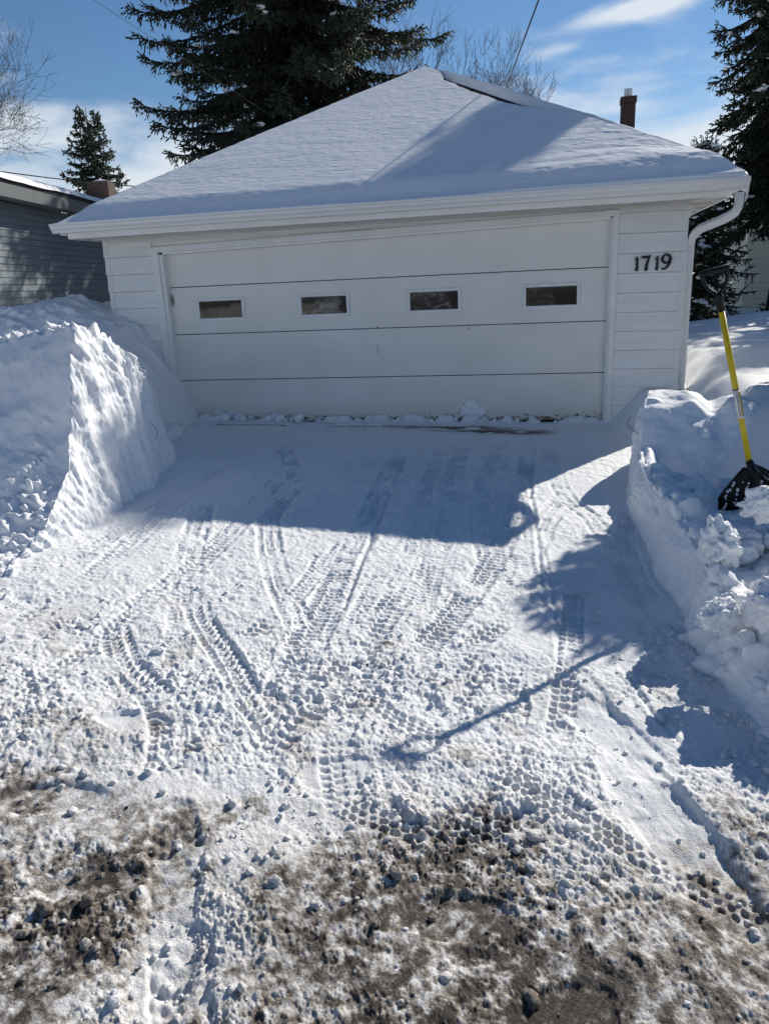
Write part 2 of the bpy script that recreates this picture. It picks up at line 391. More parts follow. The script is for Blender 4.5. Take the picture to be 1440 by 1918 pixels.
TRACKS = [  # (centre line, half width, tread pitch, depth, style)
 ([(1.83,-3.4),(2.10,-4.2),(2.36,-4.8),(2.61,-5.34),(2.80,-5.71)], .085, .042, .020, 0),
 ([(1.62,-1.27),(2.29,-2.67),(2.44,-3.7),(2.79,-4.56),(3.13,-5.17),(3.41,-5.71)], .075, .040, .020, 0),
 ([(2.91,-1.37),(3.10,-3.4),(3.17,-4.39),(3.22,-5.15),(3.27,-5.69),(3.31,-5.97)], .100, .042, .020, 0),
 ([(3.49,-1.07),(3.57,-2.91),(3.65,-4.13),(3.67,-4.75),(3.73,-5.17)], .080, .044, .017, 0),
 ([(3.30,-1.20),(3.36,-2.5),(3.47,-3.6),(3.52,-4.6)], .060, .044, .012, 0),
 ([(4.13,-1.45),(4.08,-3.44),(3.95,-4.44),(3.83,-5.03),(3.73,-5.47)], .080, .043, .022, 0),
 ([(4.16,-4.85),(4.06,-5.08),(3.97,-5.30),(3.91,-5.61)], .065, .050, .020, 0),
 ([(4.47,-4.3),(4.43,-5.08),(4.40,-5.51),(4.36,-5.95)], .055, .050, .020, 0),
 ([(4.86,-3.0),(4.78,-3.8),(4.84,-4.56),(4.95,-5.11),(5.06,-5.52)], .065, .044, .018, 0),
 ([(2.50,-5.0),(2.66,-5.25),(2.90,-5.54),(3.20,-5.92),(3.42,-6.15)], .065, .046, .026, 0),
 ([(3.46,-5.57),(3.70,-5.82),(3.89,-5.95),(4.02,-6.02)], .045, .045, .020, 1),
 ([(4.14,-6.12),(4.30,-6.22),(4.43,-6.31),(4.61,-6.42),(4.77,-6.51),(4.95,-6.60)], .050, .037, .027, 1),
 ([(3.66,-6.38),(3.80,-6.44),(3.95,-6.47),(4.10,-6.44),(4.26,-6.32)], .045, .037, .024, 1),
 ([(3.18,-6.55),(3.28,-6.75),(3.40,-6.98),(3.54,-7.2)], .075, .055, .026, 2),
 ([(4.66,-3.6),(4.73,-4.09),(4.78,-4.72),(4.82,-5.2),(4.88,-5.54)], .055, .042, .015, 0),
 ([(4.42,-5.45),(4.53,-5.80),(4.68,-6.18),(4.83,-6.62),(4.92,-6.95)], .105, .060, .014, 3),
 ([(1.60,-3.2),(1.70,-4.1),(1.80,-4.9),(1.82,-5.6)], .085, .046, .012, 0),
 ([(1.45,-2.2),(1.55,-3.6),(1.50,-4.8)], .070, .046, .012, 0),
 ([(2.98,-4.0),(3.02,-4.8),(2.93,-5.6)], .060, .046, .014, 0),
 ([(2.05,-2.0),(2.20,-3.2),(2.30,-4.3),(2.22,-5.3)], .075, .046, .014, 0), ([(3.86,-1.0),(3.80,-2.4),(3.88,-3.6),(4.02,-4.4)], .07, .044, .012, 0), ([(4.30,-1.2),(4.40,-2.6),(4.62,-3.4),(4.70,-4.4)], .07, .046, .012, 0),
 ([(3.55,-4.6),(3.50,-5.3),(3.40,-5.9),(3.28,-6.3)], .08, .050, .020, 0), ([(4.12,-5.2),(4.20,-5.7),(4.10,-6.1)], .06, .046, .018, 0), ([(2.2,-5.3),(2.5,-5.7),(2.85,-6.0),(3.05,-6.4)], .07, .050, .018, 0),
]
_r = np.random.default_rng(17)
for _k in range(16):
    _x0 = _r.uniform(1.2, 4.7); _dx = _r.uniform(-.5, .9) * (1 if _x0 < 3.6 else -.4); _y0 = _r.uniform(-3.8, -1.2); _L = _r.uniform(1.6, 3.2); _c = _r.uniform(-.18, .18)
    TRACKS.append(([(_x0, _y0), (_x0 + _dx * .35 + _c, _y0 - _L * .4), (_x0 + _dx * .7 + _c, _y0 - _L * .75), (_x0 + _dx, _y0 - _L)], _r.uniform(.055, .09), _r.uniform(.038, .046), _r.uniform(.007, .013), 0))
GROOVES = [([(2.99,-1.48),(3.17,-3.44),(3.21,-3.94),(3.26,-4.54),(3.32,-5.08)], .012, -.018), ([(4.19,-1.0),(4.17,-2.4),(4.26,-3.9),(4.30,-4.6),(4.31,-5.1)], .012, -.016),
           ([(4.28,-3.8),(4.33,-4.4),(4.37,-5.1),(4.36,-5.4)], .010, -.014), ([(3.15,-1.1),(3.02,-2.6),(2.86,-3.3)], .012, -.013), ([(3.40,-1.0),(3.46,-2.4),(3.35,-3.3)], .010, -.012),
           ([(4.95,-4.9),(5.0,-5.2),(5.04,-5.4)], .015, -.02), ([(3.58,-4.05),(3.60,-4.4)], .008, -.016), ([(4.62,-5.2),(4.72,-5.6),(4.86,-5.95)], .010, -.015)]
def polyd(X, Y, pts):
    """distance across (signed) and length along a smoothed centre line; inf where far"""
    P = np.array(pts, float)
    tt = np.linspace(0, len(P) - 1, 8 * (len(P) - 1) + 1)
    Q = np.empty((len(tt), 2))
    for i, s in enumerate(tt):                      # Catmull-Rom
        k = min(int(s), len(P) - 2); f = s - k
        p0, p1, p2, p3 = P[max(k - 1, 0)], P[k], P[k + 1], P[min(k + 2, len(P) - 1)]
        Q[i] = 0.5 * (2 * p1 + (p2 - p0) * f + (2 * p0 - 5 * p1 + 4 * p2 - p3) * f * f + (3 * p1 - p0 - 3 * p2 + p3) * f ** 3)
    D = np.full(X.shape, 9.0, np.float32); A = np.zeros(X.shape, np.float32); s0 = 0.0
    tot = np.linalg.norm(np.diff(Q, axis=0), axis=1).sum()
    for a, c in zip(Q[:-1], Q[1:]):
        d = c - a; L = np.hypot(*d); d = d / L
        u = (X - a[0]) * d[0] + (Y - a[1]) * d[1]; w = (X - a[0]) * -d[1] + (Y - a[1]) * d[0]
        uc = np.clip(u, 0, L); dist = np.hypot(u - uc, w)
        k = dist < np.abs(D)
        D = np.where(k, np.where(w < 0, -dist, dist), D); A = np.where(k, s0 + uc, A)
        s0 += L
    return D, A, tot
def tread(D, A, hw, pitch, depth, style, seed):
    a = np.abs(D)
    jit = 0.22 * (fb2(A / 0.11, D / 0.05, 2, seed) - 0.5)
    inside = 1 - sm(hw * 0.90, hw * 1.12, a)
    if style == 0:                                   # scalloped chevron lugs
        col = np.cos(math.pi * D / hw * 1.5)
        ph = A / pitch + 0.55 * (a / hw) + 0.5 * (col > 0) + jit
        lug = np.abs(((ph % 1.0) - 0.5) * 2)
        h = -depth * (0.40 + 0.60 * sm(0.30, 0.75, lug)) + depth * 0.35 * (1 - sm(0.0, 0.22, np.abs(np.abs(D / hw) - 0.42)))
    elif style == 1:                                 # deep square lugs in offset columns
        cw = hw * 2 / 3; ci = np.floor((D + hw) / cw); fx = ((D + hw) / cw) % 1.0
        ph = A / pitch + 0.5 * (ci % 2) + jit; fs = ph % 1.0
        pit = sm(0.05, 0.42, fx) * (1 - sm(0.62, 0.95, fx)) * sm(0.05, 0.40, fs) * (1 - sm(0.66, 0.95, fs))
        h = -depth * 1.35 * pit + depth * 0.15
    elif style == 3:                                 # a smooth slide, streaked lengthways
        h = -depth * 0.9 + 0.35 * depth * (fb2(A * 3, D * 70, 3, seed + 5) - .5)
    else:                                            # smooth slide with cross ribs
        ph = A / pitch + 0.8 * (D / hw) ** 2 + 3 * jit
        h = -depth * (0.75 + 0.25 * np.sin(6.283 * ph)) + 0.10 * depth * np.sin(D / hw * 14)
    berm = 0.24 * depth * np.exp(-((a - hw * 1.2) / (hw * 0.18)) ** 2) * sm(.35, .65, fb2(A / .08, D / .08, 2, seed + 3))
    return h * inside + berm, inside

def driveway():
    cx, cy = 4.323, -8.374
    az = np.radians(np.arange(-64, 42, 0.100)); rr = 0.80 * np.exp(np.arange(0, math.log(9.3 / 0.80), 0.00275))
    Rr, Az = np.meshgrid(rr, az, indexing='ij')
    X = (cx + Rr * np.sin(Az)).astype(np.float32); Y = (cy + Rr * np.cos(Az)).astype(np.float32)
    sh = X.shape
    big = fb2(X * 1.1, Y * 1.1, 3, 11); med = fb2(X * 3.1, Y * 3.1, 4, 21); big2 = fb2(X * 2.0 + 9, Y * 2.0, 4, 33)
    yy = Y + 0.9 * (big - 0.5) + 0.5 * (med - 0.5)
    near = 1 - sm(-5.95, -4.4, yy)                   # churned snow
    slush = 1 - sm(-6.98, -5.95, Y + 0.14 * (1 - sm(2.4, 3.4, X)) + 1.1 * (big2 - 0.5) + 0.6 * (med - 0.5))
    h = G(X, Y) + 0.05 * (big - 0.5) + 0.03 * (med - 0.5) * (0.3 + near)
    tr = np.zeros(sh, np.float32); ins = np.zeros(sh, np.float32)
    for k, (pts, hw, pi, de, st) in enumerate(TRACKS):
        xs = [p[0] for p in pts]; ys = [p[1] for p in pts]
        m = (X > min(xs) - .35) & (X < max(xs) + .35) & (Y > min(ys) - .3) & (Y < max(ys) + .3)
        x, y = X[m], Y[m]
        D, A, tot = polyd(x, y, pts)
        D = D + (0.05 if st == 2 else 0.014) * (fb2(x * 9, y * 9, 3, 50 + k) - 0.5)
        g, i = tread(D, A, hw, pi, de, st, 60 + k)
        pres = sm(0.22, 0.44, fb2(x * 2.6, y * 2.6, 3, 80 + k)) * sm(0, .25, A) * (1 - sm(tot - .25, tot, A))
        if st == 1: pres = sm(0, .1, A) * (1 - sm(tot - .1, tot, A)) * (0.35 + 0.65 * sm(.36, .50, fb2(x * 9, y * 9, 3, 97 + k)))
        elif st: pres = 0.35 + 0.65 * pres
        far = 1.0 + 0.5 * sm(-3.9, -3.2, y)
        era = 0.25 + 0.75 * sm(.34, .56, fb2(x * 7, y * 7, 3, 90 + k))
        g = g * pres * far * (0.95 if st == 1 else 1.1 * era)
        cur = tr[m]; new = np.where(np.abs(g) > np.abs(cur), g, cur)
        tr[m] = new; ins[m] = np.maximum(ins[m], i * pres)
    for pts, w, d in GROOVES:
        D, A, tot = polyd(X, Y, pts)
        k = sm(0, .3, A) * (1 - sm(tot - .3, tot, A))
        tr = tr + 0.5 * k * (d * np.exp(-(D / w) ** 2) - 0.6 * d * np.exp(-((np.abs(D) - 2.2 * w) / w) ** 2))
    # boot scrapes and loose lumps
    rough = sm(0.38, 0.62, fb2(X * 2.3, Y * 2.3, 3, 41))
    churn = 1 - sm(-6.0, -5.0, yy)
    dens = np.clip(0.05 + 0.30 * near + 0.60 * churn, 0, 1) * (0.20 + 0.80 * rough) * (1 - 0.35 * slush)
    fade = 1 - 0.6 * ins
    g1 = fb2(X * 13, Y * 13, 3, 125, 0.6) - 0.5
    gr = fb2(X * 30 + 2 * g1, Y * 30 - 2 * g1, 4, 131, 0.62) - 0.5
    gr2 = fb2(X * 85, Y * 85, 3, 141, 0.65) - 0.5
    rid = 1 - np.abs(2 * fb2(X * 17 + 1.5 * g1, Y * 17, 3, 136, 0.6) - 1)          # crumbly crests
    gr3 = fb2(X * 170, Y * 170, 2, 146, 0.6) - 0.5
    calm = 0.85 + 0.15 * sm(0.6, 2.6, -Y)
    micro = (g1 * (0.011 + 0.010 * dens) + gr * (0.015 + 0.011 * dens) + (rid - 0.75) * (.004 + 0.008 * dens)) * (1 - 0.30 * ins) * calm + gr2 * (0.009 + 0.007 * dens) * calm + gr3 * (0.0030 + 0.002 * dens)
    lump = np.zeros(sh, np.float32)
    for cell, prob, hh, sd_, lo in ((0.150, 0.06, 0.030, 201, .45), (0.070, 0.14, 0.017, 211, .30), (0.038, 0.24, 0.011, 221, .14), (0.019, 0.40, 0.0065, 231, .05), (0.0105, 0.50, 0.0040, 241, .03)):
        wx = X + 0.9 * cell * (fb2(X / cell * 1.3, Y / cell * 1.3, 2, sd_ + 7) - 0.5); wy = Y + 0.9 * cell * (fb2(X / cell * 1.3, Y / cell * 1.3, 2, sd_ + 8) - 0.5)
        c = clods(wx, wy, cell, prob, sd_)
        lump = lump + 0.74 * hh * c * sm(lo, lo + 0.30, dens + 0.35 * (med - 0.5)) * fade * (1 - (.45 if cell > .03 else .1) * slush)
    # packed flat patches where feet and shovel have slid
    flat = sm(0.58, 0.70, fb2(X * 1.7 + 31, Y * 2.6, 3, 151)) * 0.7
    flat = np.maximum(flat, 0.62 * slush * sm(.52, .62, fb2(X * 2.3 + 7, Y * 3.6, 4, 153)))
    fl_l = np.zeros(sh, np.float32)
    for (px, py, a_, bx, by) in ((4.72, -6.30, -1.15, .42, .13), (3.35, -6.95, -1.2, .30, .09), (3.08, -6.85, .3, .17, .07), (2.72, -6.55, .25, .20, .08), (4.10, -6.75, .2, .16, .08), (3.62, -6.22, .5, .14, .09), (2.78, -6.10, .1, .16, .07), (4.38, -6.98, .6, .15, .08), (4.55, -5.75, -1.0, .40, .10)):
        ca, sa = math.cos(a_), math.sin(a_); q = ((X - px) * ca + (Y - py) * sa) / bx; w_ = (-(X - px) * sa + (Y - py) * ca) / by
        fl_l = np.maximum(fl_l, (1 - sm(.6, 1.1, q * q + w_ * w_ + 0.6 * (med - .5))))
    flat = np.maximum(flat, 0.9 * fl_l)
    streaks = fb2((X * .45 + Y * .9) * 4, (X * .9 - Y * .45) * 70, 3, 155) - .5
    micro = micro * (1 - 0.85 * flat) + (0.006 + 0.012 * slush) * streaks * flat - 0.012 * fl_l; lump = lump * (1 - flat)
    # ledge of snow along the door, and the bare strip just in front of it
    foot = np.exp(-((Y + 0.04) / 0.055) ** 2) * sm(0.40, 0.66, fb2(X * 7, Y * 5, 4, 161)) * 0.075
    side = (0.36 * sm(4.86, 5.3, X) * (1 - sm(0.05, 0.8, -Y)) + 0.34 * (1 - sm(-0.2, 0.22, X)) * (1 - sm(0.1, 1.2, -Y))) * (1 + .25 * (med - .5))
    strip = np.exp(-((Y + 0.46 + 0.07 * (X - 3.6)) / 0.13) ** 2) * sm(2.3, 3.3, X) * (1 - sm(4.05, 4.5, X)) * sm(0.22, 0.46, fb2(X * 4, Y * 16, 3, 171))
    strip2 = np.exp(-((Y + 0.33) / 0.03) ** 2) * (1 - sm(3.2, 4.2, X)) * sm(.45, .6, fb2(X * 2.5, Y * 9, 3, 172))
    gapd = np.exp(-((Y + 0.005) / 0.03) ** 2) * (foot < 0.02)
    H = h + 0.012 + tr + micro + lump + foot + side - 0.02 * strip
    # bare and dirty ground
    loc = tr * 0.9 + micro * 1.2 + lump * 1.1
    spk = fb2(X * 34, Y * 34, 4, 191, .66) - .5
    smear = fb2((X * .9 + Y * .35) * 7, (Y * .9 - X * .35) * 2.6, 4, 193, .6)
    zone = slush * (0.30 + 0.70 * sm(0.34, 0.70, big2 + 0.35 * (med - 0.5) + 0.5 * (smear - .5)))
    dirt = zone * 0.47 + 0.10 * slush + 0.10 * churn * sm(.5, .7, smear)
    dirt = dirt + 0.22 * sm(0.60, 0.80, fb2(X * 5.5, Y * 5.5, 4, 181)) * near
    for (px, py, r, k) in ((2.72, -6.24, .13, .20), (2.86, -6.08, .08, .18), (3.61, -5.30, .05, .45), (4.13, -6.50, .18, .35), (3.92, -6.72, .24, .5), (2.62, -6.55, .20, .35), (3.25, -6.55, .10, .3),
                           (4.85, -6.12, .09, .35), (4.9, -6.75, .25, .3), (3.1, -7.0, .22, .35), (4.4, -7.0, .3, .4), (3.9, -7.05, .25, .40), (4.05, -6.05, .07, .3), (4.98, -6.3, .14, .3), (4.5, -4.55, .06, .2)):
        dirt = dirt + k * np.exp(-(((X - px) ** 2 + (Y - py) ** 2) / r ** 2)) * (0.55 + 0.9 * (med - 0.2))
    for (px, py, r) in ((3.45, -7.0, .13), (4.62, -6.86, .09), (3.55, -6.62, .12), (4.75, -6.0, .2), (3.35, -6.3, .12)):
        dirt = dirt - 0.4 * np.exp(-(((X - px) ** 2 + (Y - py) ** 2) / r ** 2))
    dirt = np.clip(dirt, 0, 1)
    act = sm(0.04, 0.30, dirt)
    dirt = dirt + act * (2.3 * spk * (0.25 + dirt) - np.clip(loc, -.02, .03) * 13.0 * (0.3 + dirt) - 0.10 * fl_l)
    dirt = np.clip(dirt, 0, 1)
    dirt = np.maximum(dirt, slush * (0.13 + 0.16 * sm(.3, .7, smear)))
    dirt = np.clip(np.maximum(np.maximum(dirt, 0.85 * strip + 0.5 * strip2), 0.9 * gapd), 0, 1)
    dirt = dirt + 0.05 * near * sm(.45, .7, med)
    wet = np.clip(sm(0.45, 0.85, dirt) * sm(0.4, 0.6, big), 0, 1)
    V = np.stack([X, Y, H], -1).reshape(-1, 3)
    o = mesh_np('driveway', V, [grid_faces(sh[0], sh[1], flip=True)], M_GROUND, smooth=True, attrs={'dirt': dirt, 'wet': wet})
    tag(o, 'snow covered driveway churned by tyre tracks, turning to brown slush near the viewer', kind='structure')
    del o['label']
    return X, Y, H, slush, near, dirt
DX, DY, DH, DSL, DNR, DDT = driveway()

def yard_h(x, y):
    """snow lying on the yards"""
    inside = sm(-0.4, 0.5, x) * (1 - sm(5.2, 6.0, x))            # driveway corridor
    inside = inside * (1 - sm(7.6, 8.4, y)) * sm(-60, -59, y)
    street = 1 - sm(-9.5, -6.2, y)
    base = 0.55 + 0.30 * (fb2(x * 0.16, y * 0.16, 3, 301) - 0.5) + 0.16 * (fb2(x * 0.7, y * 0.7, 3, 311) - 0.5)
    base = base + 0.50 * np.exp(-(((x - 9.6) / 3.0) ** 2 + ((y - 5.2) / 2.4) ** 2)) + 0.10 * sm(6, 40, y)
    base = base + 0.10 * np.exp(-((y - 1.0 - 0.4 * (x - 6)) / 0.8) ** 2) * sm(5.6, 6.2, x)
    rip = np.sin((y * 1.0 + 0.5 * (x - 5.6)) * 9 + 2 * fb2(x * 1.3, y * 1.3, 2, 321)) * 0.012 * sm(5.2, 5.8, x) * (1 - sm(7.5, 9, x)) * (1 - sm(2, 4, y))
    far = G(x, np.clip(y, -60, 0)) * (1 - sm(20, 40, y))
    h = (base + rip) * (1 - inside) * (1 - street)
    return far + h - 0.13 * np.maximum(inside, street)
def terrain():
    def axis(a, b, step, lo, hi):
        mid = np.arange(a, b, step); l = [a]; d = step
        while l[-1] > lo: d *= 1.18; l.append(l[-1] - d)
        r = [b]; d = step
        while r[-1] < hi: d *= 1.18; r.append(r[-1] + d)
        return np.array(l[::-1][:-1] + list(mid) + r)
    xs = axis(-8, 13, 0.07, -900, 900); ys = axis(-10, 12, 0.07, -300, 1600)
    X, Y = np.meshgrid(xs, ys, indexing='ij')
    H = yard_h(X, Y)
    H = H + 0.02 * (fb2(X * 5, Y * 5, 3, 331) - 0.5) * (np.abs(X) < 30)
    dirt = (1 - sm(-7.6, -6.4, Y + 0.8 * (fb2(X * 2, Y * 2, 3, 341) - 0.5))) * (0.25 + 0.6 * fb2(X * 6, Y * 6, 3, 351))
    V = np.stack([X, Y, H], -1).reshape(-1, 3)
    o = mesh_np('ground', V, [grid_faces(len(xs), len(ys), flip=False)], M_GROUND, smooth=True, attrs={'dirt': dirt, 'wet': dirt * 0})
    tag(o, kind='structure')
terrain()

# ------------------------------------------------------------------ snow banks
def displaced(P, fn):
    """push a grid of points (n,m,3) along its normals by fn(P, normal)"""
    a = np.gradient(P, axis=0); c = np.gradient(P, axis=1)
    n = np.cross(a, c); n /= np.linalg.norm(n, axis=-1, keepdims=True) + 1e-9
    n = np.where(n[..., 2:3] < 0, -n, n) if np.mean(n[..., 2]) < 0 else n
    return P + n * fn(P, n)[..., None]
def lumps3(P, cell, prob, seed):
    return clods(P[..., 0] + 0.6 * P[..., 2], P[..., 1] + 0.5 * P[..., 2], cell, prob, seed)

def left_bank():
    ys = np.concatenate([np.arange(-5.5, -4.7, 0.016), np.arange(-4.7, -2.0, 0.0105), np.arange(-2.0, -0.6, 0.05)])
    s1 = np.linspace(0, 1, 95); d2 = 0.26 + np.concatenate([np.arange(0, 1.7, 0.013), 1.7 + 0.05 * np.arange(0, 60)])
    edge = [(-5.5, 1.55), (-4.8, 1.32), (-4.3, 1.29), (-3.7, 1.27), (-3.1, 1.20), (-2.55, .99), (-2.38, .95), (-2.2, .90), (-1.9, .6), (-.6, .3)]
    top = [(-5.5, -.12), (-5.0, .0), (-4.6, .08), (-4.3, .18), (-4.0, .38), (-3.8, .64), (-3.6, 1.02), (-3.45, 1.24), (-3.35, 1.27), (-3.1, 1.17), (-2.85, 1.00), (-2.55, .85), (-2.36, .79), (-2.29, .72), (-2.24, .4), (-2.18, .14), (-2.0, .10), (-.6, .10)]
    rows = []
    for y in ys:
        xe = ipl(y, edge) + 0.05 * (float(vn2(np.array([y * 9.0]), np.array([1.7]), 4)[0]) - .5) + 0.05 * (float(vn2(np.array([y * 2.3]), np.array([4.2]), 3)[0]) - 0.5); T = ipl(y, top)
        bat = (0.012 + 0.13 * sm(-2.7, -3.2, y) + 0.12 * sm(-3.2, -3.9, y)) * np.clip(T, 0.15, 1.3)                       # how far the cut face leans back
        z = np.where(s1 < 1, T * s1, T)
        d = bat * (s1 ** 1.25) - 0.05 * (1 - s1) ** 3
        d = np.where(s1 > 0.9, bat * ((0.9 ** 1.25) + (s1 - 0.9) * 3.2), d); z = T * np.where(s1 > 0.9, 0.9 + 0.1 * np.sin((s1 - 0.9) / 0.1 * math.pi / 2), s1)
        x1 = xe - d
        dd = d2 - d2[0]; x2 = x1[-1] - dd - 0.013
        z2 = T * (1 - 0.10 * sm(0, 0.9, dd) - 0.03 * sm(1, 3, dd)) + 0.10 * sm(.5, 1.3, dd) * sm(-3.45, -3.1, y) * (1 - sm(-2.4, -2.0, y))
        z2 = z2 + (0.13 * sm(0, .30, dd) * (1 - .5 * sm(.7, 1.6, dd))) * sm(-3.45, -3.75, y) * (1 - sm(-4.2, -4.7, y))
        z = z - 0.12 * (1 - s1) ** 5
        rows.append(np.stack([np.concatenate([x1, x2]), np.full(len(x1) + len(x2), y), np.concatenate([z, z2])], -1))
    P = np.array(rows); P[..., 2] += G(P[..., 0], P[..., 1])
    zrel = P[..., 2]
    def fn(P, n):
        x, y, z = P[..., 0], P[..., 1], P[..., 2]
        face = sm(0.35, 0.75, n[..., 0])
        front = sm(0.3, 0.6, -n[..., 1]) * (1 - face)
        crest = sm(0.75, 1.1, z) * (1 - front) * (1 - 0.6 * face)
        a = 0.15 * (fb3(x * 1.8, y * 1.8, z * 1.8, 3, 401) - 0.5)
        cut = 0.016 * (fb3(x * 2, y * 14, z * 1.8, 3, 411, 0.6) - 0.5) + 0.07 * (fb3(x * 3, y * 3, z * 1.5, 3, 415) - 0.5) + 0.030 * (fb3(x * 8, y * 11, z * 5, 3, 416) - .5) + 0.020 * (fb3(x * 30, y * 30, z * 30, 2, 417) - .5) + 0.014 * (fb3(x * 10, y * 55, z * 6, 2, 412) - 0.5)
        lum = 0.040 * lumps3(P, 0.10, 0.6, 421) + 0.030 * lumps3(P, 0.045, 0.6, 431) + 0.012 * lumps3(P, 0.022, 0.6, 432)
        fine = 0.016 * (fb3(x * 16, y * 16, z * 16, 3, 441) - 0.5)
        edge_l = sm(0.30, 0.55, n[..., 0]) * (1 - sm(0.55, 0.8, n[..., 0])) 
        low = (1 - sm(0.12, 0.45, z - G(x, y)))
        toe = low * (1 - face) * sm(-4.9, -4.2, y) * 0 + low * (0.2 + 0.8 * (1 - sm(-4.6, -3.9, y)))
        return a * (0.35 + 0.65 * (1 - face)) + cut * face + lum * (0.8 * crest + 0.75 * toe + 0.10 + 0.9 * edge_l) + fine * (1 - 0.3 * face)
    P = displaced(P, fn)
    n, m = P.shape[:2]
    o = mesh_np('snow_bank', P.reshape(-1, 3), [grid_faces(n, m)], M_SNOW, smooth=True)
    tag(o, 'tall snow bank left of the driveway with a steep sunlit cut face', 'snow bank')
left_bank()

def back_pile():
    xs = np.arange(-4.4, 0.5, 0.022); ys = np.arange(-2.4, 2.6, 0.022)
    X, Y = np.meshgrid(xs, ys, indexing='ij')
    prof = ipl(X, [(-4.4, 1.30), (-2.4, 1.36), (-1.95, 1.40), (-1.55, 1.50), (-1.15, 1.49), (-.8, 1.34), (-.45, 1.18), (-.2, .88), (-.02, .55), (.10, .22), (.2, .02), (.3, -.08), (.5, -.15)])
    f = ipl(Y, [(-2.4, .10), (-1.7, .42), (-1.1, .82), (-.55, 1.0), (0, 1.02), (.8, .93), (2.6, .7)])
    f = np.where(X > -.7, np.maximum(f, 0) * (1.0), f)
    Z = prof * f + 0.14 * (fb2(X * 2.2, Y * 2.2, 3, 501) - 0.5) * sm(0.1, .5, prof)
    P = np.stack([X, Y, Z + G(X, Y) * 0.4 - 0.03], -1)
    def fn(P, n):
        x, y, z = P[..., 0], P[..., 1], P[..., 2]
        return 0.035 * lumps3(P, 0.13, 0.45, 511) * sm(.2, .6, z) + 0.018 * lumps3(P, 0.06, 0.5, 521) + 0.02 * (fb3(x * 9, y * 9, z * 9, 3, 531) - 0.5)
    P = displaced(P, fn)
    o = mesh_np('snow_bank', P.reshape(-1, 3), [grid_faces(*P.shape[:2])], M_SNOW, smooth=True)
    tag(o, 'shaded snow pile heaped between the grey house and the left end of the garage', 'snow bank')
back_pile()

RB_EDGE = [(-6.6, 5.42), (-6.2, 5.26), (-5.6, 5.10), (-5.2, 5.0), (-4.5, 4.93), (-4.0, 4.89), (-3.2, 4.85), (-2.5, 4.87), (-1.9, 4.97), (-1.55, 5.06), (-1.2, 5.22), (-.7, 5.6)]
def rb_top(x, y, d):
    plate = ipl(y, [(-2.75, 0), (-2.05, 1), (0, 1)])
    wall = 0.62 - 0.05 * sm(5.6, 6.4, x) + 0.06 * sm(-1.6, -.4, y) + 0.16 * (fb2(x * 2.6, y * 2.2, 3, 605) - .5) - 0.10 * np.exp(-((x - 5.58) / .10) ** 2) * (1 - sm(-1.9, -1.4, y))
    floor = ipl(y, [(-6.6, -.16), (-6.1, -.08), (-5.6, .04), (-5.0, .17), (-3.9, .28), (-3.2, .17), (-2.6, .08)])
    ridge = ipl(y, [(-6.6, 0), (-5.6, .05), (-5.0, .10), (-4.3, .08), (-3.6, .08), (-3.0, .16), (-2.5, .26), (-2.0, .1), (-1.6, 0)]) * np.exp(-((d - 0.17) / 0.11) ** 2)
    far = 0.10 * sm(0.3, 1.6, d) * (y < -3)
    return np.maximum(floor + ridge + far, wall * sm(0, 1, plate))
def right_bank():
    ys = np.concatenate([np.arange(-6.6, -1.2, 0.0115), np.arange(-1.2, -.25, 0.04)])
    s1 = np.linspace(0, 1, 60); d2 = np.concatenate([np.arange(0.0115, 1.25, 0.0115), 1.25 + 0.05 * np.arange(0, 40)])
    rows = []
    for y in ys:
        xe = ipl(y, RB_EDGE); 
        wd = 0.13
        d1 = wd * s1
        T = rb_top(xe + wd, y, np.array([wd]))[0]
        endf = 1 - sm(-1.75, -1.15, y) * 0.85 if True else 1
        z1 = T * endf * np.sin(np.clip(s1 * 1.08, 0, 1) * math.pi / 2) ** 0.9 - 0.10 * (1 - s1) ** 4
        x2 = xe + wd + d2
        tt = rb_top(x2, np.full(len(x2), y), wd + d2)
        endf2 = 1 - (1 - endf) * (1 - sm(0.2, 0.9, d2))
        rows.append(np.stack([np.concatenate([xe + d1, x2]), np.full(len(d1) + len(d2), y), np.concatenate([z1, tt * endf2])], -1))
    P = np.array(rows); P[..., 2] += G(P[..., 0], P[..., 1]) * 0.9
    def fn(P, n):
        x, y, z = P[..., 0], P[..., 1], P[..., 2]
        face = sm(0.35, 0.7, -n[..., 0]); front = sm(0.3, 0.6, -n[..., 1]) * (y > -3) * (1 - face)
        pit = (1 - sm(-3.2, -2.7, y)) * (1 - face)
        a = 0.09 * (fb3(x * 2.3, y * 2.3, z * 2.3, 3, 601) - 0.5)
        cut = 0.03 * (fb3(x * 3, y * 8, z * 3, 3, 611) - 0.5) + 0.02 * (fb3(x * 4, y * 4, z * 18, 3, 615) - 0.5) * face
        scrape = 0.05 * (fb3(x * 3, y * 2, z * 9, 3, 612) - 0.5)
        lum = 0.075 * lumps3(P, 0.17, 0.62, 621) + 0.045 * lumps3(P, 0.085, 0.6, 631) + 0.016 * lumps3(P, 0.04, 0.6, 641)
        fine = 0.012 * (fb3(x * 18, y * 18, z * 18, 3, 651) - 0.5)
        nearl = 1 - sm(-5.2, -4.6, y)
        return a + cut * (face + .2) + scrape * front + lum * (pit * 0.85 + 0.05 + 0.8 * nearl * face) + fine
    P = displaced(P, fn)
    o = mesh_np('snow_bank', P.reshape(-1, 3), [grid_faces(*P.shape[:2], flip=True)], M_SNOW, smooth=True)
    tag(o, 'low shaded snow bank right of the driveway where the shovel stands', 'snow bank')
right_bank()

